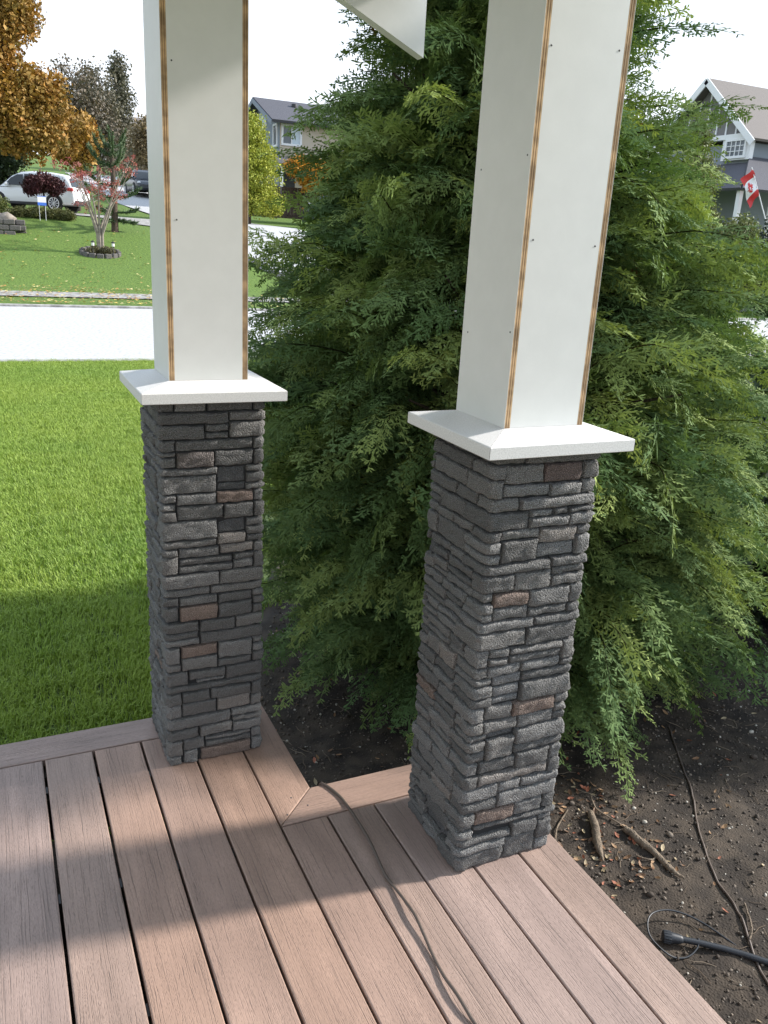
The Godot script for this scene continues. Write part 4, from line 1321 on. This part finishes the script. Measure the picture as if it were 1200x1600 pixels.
func build_houses() -> void:
	# the grey and beige house beyond the cross street; the gable faces -x
	var h := thing("grey_house", "two storey beige and grey house with dark roof beyond the side street", "house", V(17.0, 3.2, -53.5))
	var mb := MB.new()
	mb.box(V(5.2, 2.7, -3.6), V(10.0, 5.4, 7.2))
	part("wall", mb, M.siding, h)
	mb = MB.new()
	mb.prism(PackedVector2Array([Vector2(-7.2, 0.0), Vector2(0.0, 0.0), Vector2(0.0, 5.4), Vector2(-3.6, 6.88), Vector2(-7.2, 5.4)]), 0.0, 0.02)
	var gw := part("gable_wall", mb, M.siding_blue, h)
	gw.transform = Transform3D(Basis(Vector3.UP, -PI / 2), V(0.19, 0, 0))
	mb = MB.new()
	mb.box(V(7.6, 2.7, 0.55), V(5.0, 5.4, 1.1))
	part("front_wing", mb, M.siding, h)
	slab(h, "roof", V(-0.5, 5.2, 0.55), V(10.6, 5.2, 0.55), V(10.6, 6.90, -3.6), V(-0.5, 6.90, -3.6), 0.16, M.shingle)
	slab(h, "roof", V(-0.5, 5.2, -7.75), V(10.6, 5.2, -7.75), V(10.6, 6.895, -3.605), V(-0.5, 6.895, -3.605), 0.16, M.shingle)
	slab(h, "porch_roof", V(-0.3, 2.75, 1.2), V(5.2, 2.75, 1.2), V(5.2, 3.25, 0.02), V(-0.3, 3.25, 0.02), 0.12, M.shingle)
	mb = MB.new()
	mb.box(V(-0.46, 0, 0), V(0.06, 0.22, 4.5))
	for q in [1.0, -1.0]:
		var bb := MB.new()
		bb.xf = Transform3D(Basis(Vector3.RIGHT, q * atan2(1.70, 4.15)), V(-0.53, 6.0, -3.6 + q * 2.07))
		bb.box(Vector3.ZERO, V(0.05, 0.26, 4.46))
		part("barge_board", bb, M.siding_blue, h)
	mb = MB.new()
	mb.tube([V(1.9, 6.45, -2.4), V(1.9, 6.75, -2.4)], 0.18, 8)
	part("vent", mb, M.plastic, h)
	window_part(h, Transform3D(Basis(), V(0.95, 4.62, 0.0)), 1.1, 1.0, [[V(0, 0, 0.03), V(0.06, 1.0, 0.08)]], [[-0.28, 0.54, M.pane], [0.28, 0.54, M.curtain]])
	window_part(h, Transform3D(Basis(), V(5.75, 4.55, 1.1)), 1.0, 1.1, [[V(0, 0, 0.03), V(0.06, 1.1, 0.08)]], [[-0.25, 0.49, M.pane], [0.25, 0.49, M.curtain]])
	window_part(h, Transform3D(Basis(Vector3.UP, -PI / 2), V(0.17, 4.6, -0.75)), 0.6, 1.1, [], [[0.0, 0.6, M.pane]])
	window_part(h, Transform3D(Basis(Vector3.UP, -PI / 2), V(0.17, 5.75, -3.6)), 1.6, 0.6, [], [[0.0, 1.6, M.curtain]])
	mb = MB.new()
	mb.box(V(0.7, 1.35, 0.03), V(1.0, 2.1, 0.06))
	part("door", mb, M.plastic, h)
	for q in [0.0, 2.2]:
		mb = MB.new()
		mb.box(V(q, 1.3, 1.05), V(0.16, 2.9, 0.16))
		part("porch_post", mb, M.trim, h)
	# wooden fence in front of it
	var f := thing("board_fence", "dark brown board fence beside the yellow green tree", "fence", V(13.2, 2.9, -48.5), 0.0)
	for k in 28:
		mb = MB.new()
		mb.box(V(k * 0.2, 0.75, 0), V(0.185, 1.7, 0.025), 0.004)
		part("board", mb, M.fence, f)
	# the gabled house on the right
	var g := thing("gabled_house", "grey gabled house with white trim and tan shingle roof at right", "house", V(36.4, 0.0, -34.24))
	mb = MB.new()
	mb.box(V(6.0, 3.8, -3.53), V(11.6, 7.8, 6.4))
	part("wall", mb, M.siding_blue, g)
	mb = MB.new()
	mb.prism(PackedVector2Array([Vector2(-6.3, 8.1), Vector2(-0.75, 8.1), Vector2(-3.53, 10.7)]), 0.0, 0.03)
	var gg := part("gable_panel", mb, M.panel_grey, g)
	gg.transform = Transform3D(Basis(Vector3.UP, -PI / 2), V(0.195, 0, 0))
	slab(g, "roof", V(-0.35, 7.72, 0.2), V(13.0, 7.72, 0.2), V(13.0, 10.95, -3.53), V(-0.35, 10.95, -3.53), 0.14, M.shingle_tan)
	slab(g, "roof", V(-0.35, 7.72, -7.26), V(13.0, 7.72, -7.26), V(13.0, 10.945, -3.535), V(-0.35, 10.945, -3.535), 0.14, M.shingle_tan)
	for q in [1.0, -1.0]:
		var bb := MB.new()
		bb.xf = Transform3D(Basis(Vector3.RIGHT, q * atan2(3.23, 3.73)), V(-0.385, 9.27, -3.53 + q * 1.90))
		bb.box(Vector3.ZERO, V(0.06, 0.34, 5.15))
		part("barge_board", bb, M.trim, g)
	for k in 7:
		var zz := -5.6 + k * 0.70
		var top := 10.6 - absf(zz + 3.53) * 0.90
		if top - 8.1 < 0.3: continue
		mb = MB.new()
		mb.box(V(0.14, (8.1 + top) / 2, zz), V(0.06, top - 8.1, 0.09))
		part("batten", mb, M.trim, g)
	mb = MB.new()
	mb.box(V(0.02, 8.02, -3.3), V(0.36, 0.24, 5.9))
	part("trim_band", mb, M.trim, g)
	mb = MB.new()
	mb.box(V(0.06, 7.38, -1.0), V(0.28, 1.04, 1.9))
	part("bay", mb, M.trim, g)
	window_part(g, Transform3D(Basis(Vector3.UP, -PI / 2), V(-0.10, 7.42, -1.0)), 1.2, 0.72, [[V(-0.3, 0, 0.03), V(0.04, 0.8, 0.05)], [V(0, 0, 0.03), V(0.05, 0.8, 0.05)], [V(0.3, 0, 0.03), V(0.04, 0.8, 0.05)], [V(0, 0.13, 0.03), V(1.2, 0.035, 0.045)], [V(0, -0.13, 0.03), V(1.2, 0.035, 0.045)]], [[0.0, 1.2, M.pane]])
	slab(g, "lower_roof", V(-2.6, 5.1, 2.22), V(11.0, 5.1, 2.22), V(11.0, 6.9, -0.28), V(0.15, 6.9, -0.28), 0.13, M.shingle)
	slab(g, "lower_roof", V(-2.6, 5.1, 2.2), V(0.15, 6.6, -0.2), V(0.15, 6.6, -5.0), V(-2.6, 5.1, -6.0), 0.13, M.shingle)
	for q in [[-2.3, 1.9], [0.0, 1.9], [2.6, 1.9], [-2.3, -1.2]]:
		mb = MB.new()
		mb.box(V(q[0], 2.55, q[1]), V(0.22, 5.1, 0.22))
		part("porch_post", mb, M.trim, g)
	mb = MB.new()
	mb.tube([V(3.4, 9.0, -1.2), V(3.4, 9.55, -1.2)], 0.16, 8)
	part("vent", mb, M.trim, g)
	var r2 := thing("rear_house", "dark roofed house rising behind the gabled house", "house", V(52.0, 6.2, -49.0))
	mb = MB.new()
	mb.box(V(5, 1.5, -4), V(14, 6.0, 7))
	part("wall", mb, M.siding_blue, r2)
	slab(r2, "roof", V(-3.5, 4.3, 0), V(13, 4.3, 0), V(13, 8.2, -4), V(0.5, 8.2, -4), 0.15, M.shingle_tan)
	slab(r2, "roof", V(-3.5, 4.3, -8), V(13, 4.3, -8), V(13, 8.195, -4.005), V(0.5, 8.195, -4.005), 0.15, M.shingle_tan)
	# far houses up the side street
	for q in [["far_house", "far brown house whose roof shows left of the first pillar's post", V(13.2, 6.2, -92.0), 5.6, M.shingle_tan], ["far_house", "far grey house nearer the first pillar's post", V(17.8, 5.6, -82.0), 6.4, M.shingle]]:
		var fh := thing(q[0], q[1], "house", q[2], 0.0, "far houses up the side street")
		mb = MB.new()
		mb.box(V(4.0, 2.0, -4.0), V(8.0, 5.2, 7.0))
		part("wall", mb, M.brown, fh)
		mb = MB.new()
		mb.prism(PackedVector2Array([Vector2(-7.4, 4.6), Vector2(-0.6, 4.6), Vector2(-4.0, 6.4)]), 0.0, 0.02)
		var fg := part("gable_wall", mb, M.brown, fh)
		fg.transform = Transform3D(Basis(Vector3.UP, -PI / 2), V(0.05, 0, 0))
		slab(fh, "roof", V(-0.4, 4.4, 0), V(8.6, 4.4, 0), V(8.6, 6.5, -4), V(-0.4, 6.5, -4), 0.15, q[4])
		slab(fh, "roof", V(-0.4, 4.4, -8), V(8.6, 4.4, -8), V(8.6, 6.495, -4.005), V(-0.4, 6.495, -4.005), 0.15, q[4])
		for k in 2: window_part(fh, Transform3D(Basis(), V(1.8 + 3.6 * k, 3.2, -0.5)), 1.2, 1.1, [], [[0.0, 1.2, M.pane]])

func build_flag() -> void:
	var f := thing("canada_flag", "red and white maple leaf flag hanging from a slanted white pole", "flag", V(34.15, 5.05, -31.3))
	var mb := MB.new()
	mb.tube([V(0.62, -1.35, 0.25), V(-0.42, 1.05, -0.25)], 0.025, 6)
	part("pole", mb, M.trim, f)
	var at := func(u: float, w: float) -> Vector3:      # u along the pole (0 top), w down the hang
		var p := V(-0.40, 1.0, -0.24).lerp(V(0.12, -0.2, 0.0), u)
		return p + V(0.05 * sin(w * 5.0 + u * 4.0) - 0.34 * w, -w * 0.50 - 0.10 * u * w, 0.06 * sin(w * 5.0 + u * 9.0) - 0.18 * w)
	var band := func(a: float, b: float, m: Material, called: String) -> void:
		var q := MB.new()
		var rows := []
		for j in 9:
			var row := []
			for i in 7: row.append(at.call(lerpf(a, b, j / 8.0), i / 6.0 * 1.0))
			rows.append(row)
		q.sheet(rows)
		m.cull_mode = BaseMaterial3D.CULL_DISABLED
		part(called, q, m, f)
	band.call(0.0, 0.27, M.red, "red_band")
	band.call(0.27, 0.73, M.flag_white, "white_field")
	band.call(0.73, 1.0, M.red, "red_band")
	var leaf := [[0, 0.5], [0.09, 0.32], [0.2, 0.37], [0.16, 0.12], [0.28, 0.22], [0.32, 0.14], [0.46, 0.16], [0.4, 0.02], [0.46, -0.04], [0.24, -0.2], [0.27, -0.3], [0.03, -0.26], [0.04, -0.5]]
	var outline := PackedVector2Array()
	for p in leaf: outline.append(Vector2(p[0], p[1]))
	for k in range(leaf.size() - 1, 0, -1): outline.append(Vector2(-leaf[k][0], leaf[k][1]))
	var idx := Geometry2D.triangulate_polygon(outline)
	mb = MB.new()
	for sg in [-1.0, 1.0]:
		for k in range(0, idx.size(), 3):
			var tri := []
			for q in 3:
				var o := outline[idx[k + q]]
				tri.append(at.call(0.5 + o.x * 0.38, 0.5 - o.y * 0.62) + V(-0.01 * sg, 0, 0.012 * sg))
			mb.tri(tri[0], tri[1], tri[2])
	part("maple_leaf", mb, M.red, f)

# ---------------------------------------------------------------- street
func build_street() -> void:
	var P := func(x, z): return Vector2(x, z)
	drape("road", [P.call(-150, -13.9), P.call(150, -13.9)], [P.call(-150, -23.5), P.call(150, -23.5)], -0.02, M.road, 24)
	drape("side_street", [P.call(10.6, -24.5), P.call(10.6, -31), P.call(9.6, -36), P.call(8.4, -46), P.call(7.6, -56), P.call(7.6, -90)], [P.call(18.0, -24.5), P.call(17.0, -31), P.call(15.2, -36), P.call(13.2, -44), P.call(12.4, -55), P.call(13.2, -90)], 0.05, M.road)
	drape("street_mouth", [P.call(8.6, -23.4), P.call(10.6, -24.5)], [P.call(20.5, -23.4), P.call(18.0, -24.5)], 0.05, M.road)
	drape("street_edge", [P.call(9.9, -27), P.call(10.1, -31), P.call(9.0, -36), P.call(7.8, -46)], [P.call(10.6, -27), P.call(10.6, -31), P.call(9.6, -36), P.call(8.4, -46)], 0.035, M.asphalt)
	drape("driveway", [P.call(9.3, -38.2), P.call(6.2, -39.3), P.call(3.6, -41.3), P.call(-4.0, -44.6)], [P.call(8.9, -41.0), P.call(6.0, -42.2), P.call(4.4, -44.2), P.call(-3.0, -48.0)], 0.04, M.concrete)
	drape("sidewalk", [P.call(-60, -26.2), P.call(9.9, -25.8)], [P.call(-60, -28.0), P.call(9.9, -27.2)], 0.03, M.concrete, 12)
	drape("sidewalk", [P.call(18.6, -26.2), P.call(90, -26.2)], [P.call(18.6, -27.6), P.call(90, -27.6)], 0.03, M.concrete, 12)
	for k in [[-60.0, 8.6, -23.55], [20.5, 100.0, -23.55], [-60.0, 100.0, -13.82]]:
		var mb := MB.new()
		mb.box(V((k[0] + k[1]) / 2, land(k[2]) - 0.03, k[2]), V(k[1] - k[0], 0.14, 0.16), 0.02)
		struct("kerb", mb, M.concrete)

# stones on the front faces: left, right, bottom, top in millimetres and kind
const STONES_L := [0,43,1125,1155,0,46,132,1125,1156,0,136,266,1126,1156,0,269,300,1125,1156,0,0,195,1090,1122,0,198,300,1096,1122,0,0,126,1047,1086,0,130,195,1067,1087,0,129,195,1047,1064,0,199,300,1048,1093,0,0,44,1012,1044,0,0,44,998,1009,0,0,44,967,995,0,47,266,1013,1043,0,269,300,1013,1045,0,48,152,966,1010,1,155,267,966,1010,0,270,300,967,1010,0,0,160,943,963,0,0,158,889,940,0,163,244,916,962,2,162,244,890,913,2,248,300,944,963,0,247,300,912,941,0,247,300,890,909,0,46,158,854,886,0,162,268,854,887,3,271,300,854,887,0,0,43,863,886,0,0,42,840,859,0,0,43,808,837,0,46,179,808,851,0,182,268,806,851,0,271,300,807,851,0,0,159,750,805,0,0,159,725,747,0,162,244,762,802,2,162,244,728,759,4,248,300,779,803,0,248,300,751,776,0,248,300,728,748,0,169,268,697,725,4,271,300,697,725,0,0,44,702,722,0,48,165,693,722,0,209,268,676,693,0,271,300,645,694,0,0,44,646,699,0,48,205,670,690,0,47,205,645,667,0,209,268,645,673,0,0,163,600,642,0,166,300,599,642,0,0,137,573,596,0,140,300,572,596,0,0,43,546,570,0,46,159,542,569,0,162,265,539,569,0,268,300,549,569,0,269,300,523,546,0,269,300,492,520,0,162,266,491,536,0,46,159,493,539,3,0,42,493,542,0,0,101,458,490,0,0,101,434,455,0,0,103,410,431,0,105,212,450,488,0,215,300,450,488,0,107,300,411,447,0,47,157,371,407,3,48,156,328,368,0,160,265,353,408,0,159,265,326,350,0,268,300,389,408,0,268,300,362,386,0,268,300,327,359,0,0,43,354,407,0,0,45,327,351,0,0,66,280,324,0,70,180,294,322,0,93,180,280,291,0,183,300,279,323,0,0,300,255,276,0,136,262,216,251,0,265,300,208,252,0,47,132,216,251,0,0,44,214,252,0,47,152,167,213,0,156,261,168,213,4,264,300,168,204,0,0,44,167,211,0,200,300,140,164,0,0,197,128,164,0,205,300,120,137,0,0,95,90,124,0,99,202,90,125,0,205,300,84,117,0,117,262,68,81,0,266,300,48,81,0,0,44,32,86,0,47,113,47,87,0,116,263,44,65,0,266,300,2,45,0,102,263,0,41,3,48,91,0,44,0,0,41,0,29,0]
const STONES_R := [0,84,1130,1155,0,87,300,1128,1155,0,0,32,1095,1126,0,35,139,1081,1125,0,142,252,1080,1125,5,256,300,1083,1125,0,0,30,1049,1092,0,33,160,1049,1077,0,163,253,1046,1076,0,256,300,1046,1080,0,0,79,1015,1046,0,82,300,1017,1043,0,0,113,969,1011,0,116,178,996,1013,0,181,222,996,1014,0,225,300,1000,1013,0,117,226,969,993,0,229,300,967,997,0,0,36,941,966,0,39,145,943,966,0,148,253,927,964,4,257,300,941,964,0,0,39,911,938,0,0,39,886,908,0,42,144,886,940,0,147,255,889,924,6,258,300,889,938,0,0,187,858,882,0,190,300,863,886,0,198,300,840,860,0,198,300,810,837,0,0,88,812,855,0,91,195,809,855,0,0,33,786,809,0,36,135,771,806,3,138,257,760,806,0,260,300,758,807,0,37,135,735,768,0,139,255,735,757,0,258,300,733,755,0,0,33,758,783,0,0,34,735,755,0,161,300,707,729,0,0,158,707,732,0,0,139,661,704,0,142,300,655,704,0,0,37,610,657,0,40,96,633,658,0,40,96,612,630,0,100,256,635,652,0,99,255,611,632,0,259,300,599,652,0,139,256,582,608,0,260,300,579,596,0,0,38,580,607,0,41,136,581,608,0,59,143,552,578,6,146,300,551,576,0,0,55,558,577,0,61,140,521,549,6,62,140,499,518,6,144,300,498,548,0,0,56,525,555,0,0,58,499,522,0,43,123,456,496,0,126,255,455,495,3,258,300,467,495,0,259,300,441,464,0,259,300,416,438,0,0,40,457,495,0,0,39,421,454,0,42,144,420,452,0,147,256,416,452,0,58,141,399,416,2,144,300,369,413,0,0,55,400,417,0,0,54,369,397,0,0,55,337,366,0,58,141,338,396,0,144,300,342,365,0,0,38,299,333,0,42,150,299,334,0,153,259,293,339,0,263,300,299,338,0,263,300,257,296,0,0,40,260,296,0,43,260,261,290,4,181,300,229,254,0,0,106,218,257,0,109,178,228,258,0,109,300,185,225,0,0,106,184,215,0,45,165,139,180,3,168,258,139,182,0,261,300,139,182,0,0,42,147,181,0,0,41,128,144,0,0,42,102,125,0,45,300,120,135,0,252,300,100,117,0,0,164,79,99,0,167,248,74,117,0,252,300,39,97,0,0,148,53,76,0,151,249,1,70,0,252,300,2,36,0,0,147,1,50,0]

# ---------------------------------------------------------------- scene
func _ready() -> void:
	var cam := Camera3D.new()
	cam.name = "camera"
	cam.transform = Transform3D(Basis(V(0.9069, 0.0527, 0.4180), V(0.0829, 0.9504, -0.2998), V(-0.4131, 0.3065, 0.8576)).orthonormalized(), V(0, 1.59, 0))
	cam.fov = rad_to_deg(2.0 * atan(800.0 / 1290.0))
	cam.near = 0.05
	cam.far = 900.0
	add_child(cam)
	cam.current = true
	var env := Environment.new()
	env.background_mode = Environment.BG_SKY
	var sm := ProceduralSkyMaterial.new()
	sm.sky_top_color = Color(0.82, 0.90, 1.0)
	sm.sky_horizon_color = Color(1.0, 1.0, 1.0)
	sm.sky_curve = 0.2
	sm.ground_bottom_color = Color(0.3, 0.3, 0.28)
	sm.ground_horizon_color = Color(0.9, 0.9, 0.9)
	sm.sun_angle_max = 20.0
	sm.sky_energy_multiplier = 0.95
	var sky := Sky.new()
	sky.sky_material = sm
	env.sky = sky
	env.tonemap_mode = Environment.TONE_MAPPER_LINEAR
	env.tonemap_exposure = 1.75
	env.sdfgi_enabled = true
	env.ssao_enabled = true
	env.ssil_enabled = true
	var we := WorldEnvironment.new()
	we.name = "world_environment"
	we.environment = env
	add_child(we)
	var sun := DirectionalLight3D.new()
	sun.name = "sun"
	var el := deg_to_rad(30.0)
	var dir := V(-0.985 * cos(el), -sin(el), -0.125 * cos(el)).normalized()
	sun.transform = Transform3D(Basis.looking_at(dir, Vector3.UP), V(20, 15, 4))
	sun.light_energy = 1.42
	sun.light_angular_distance = 4.0
	sun.light_color = Color(1.0, 0.975, 0.945)
	sun.shadow_enabled = true
	add_child(sun)

	rng.seed = 20231
	fnl.seed = 7
	fnl.frequency = 0.1
	fnl.fractal_octaves = 2
	make_materials()
	build_ground()
	build_street()
	build_deck()
	build_roof()
	var fz := V(0, 0, 1)
	var lx := V(-1, 0, 0)
	build_pillar("left pillar of dark stacked stone with white cap and white boxed post", V(0.542, 0, -2.41), STONES_L, [[0.15, 0.30, 3]], [[V(-0.084, 1.997, 0), fz], [V(-0.080, 1.626, 0), fz]])
	build_pillar("right nearer pillar of dark stacked stone with white cap and white boxed post", V(1.157, 0, -1.675), STONES_R, [[0.10, 0.985, 5], [0.10, 0.86, 3], [0.17, 0.60, 4], [0.20, 0.44, 3], [0.10, 0.20, 4], [0.15, 0.05, 3]], [[V(-0.088, 1.991, 0), fz], [V(0.083, 2.004, 0), fz], [V(-0.084, 1.619, 0), fz], [V(0.083, 1.614, 0), fz], [V(0, 1.786, 0.098), lx], [V(0, 1.767, -0.085), lx], [V(0, 1.422, 0.098), lx], [V(0, 1.402, -0.085), lx]])
	build_cedar()
	build_houses()
	build_planting()
	var c1 := car("white_car", "white sport utility car parked in the driveway under the maple", V(2.38, land(-44.15) + 0.03, -44.15), PI - 0.55, M.car_white)
	car("dark_car", "dark hatchback parked up the side street, nearer the maple", V(10.3, land(-62.5) + 0.03, -62.5), -PI / 2 + 0.05, M.car_dark, "dark cars parked up the side street")
	car("dark_car", "dark car at the edge of the first pillar's post up the street", V(11.6, land(-60.5) + 0.03, -60.5), -PI / 2, M.car_dark, "dark cars parked up the side street")
	car("dark_car", "dark car glimpsed through the cedar before the orange tree", V(17.8, land(-43.5) + 0.03, -43.5), -0.1, M.car_dark)
	build_flag()
	build_small_things()
	build_litter()
	build_grass()
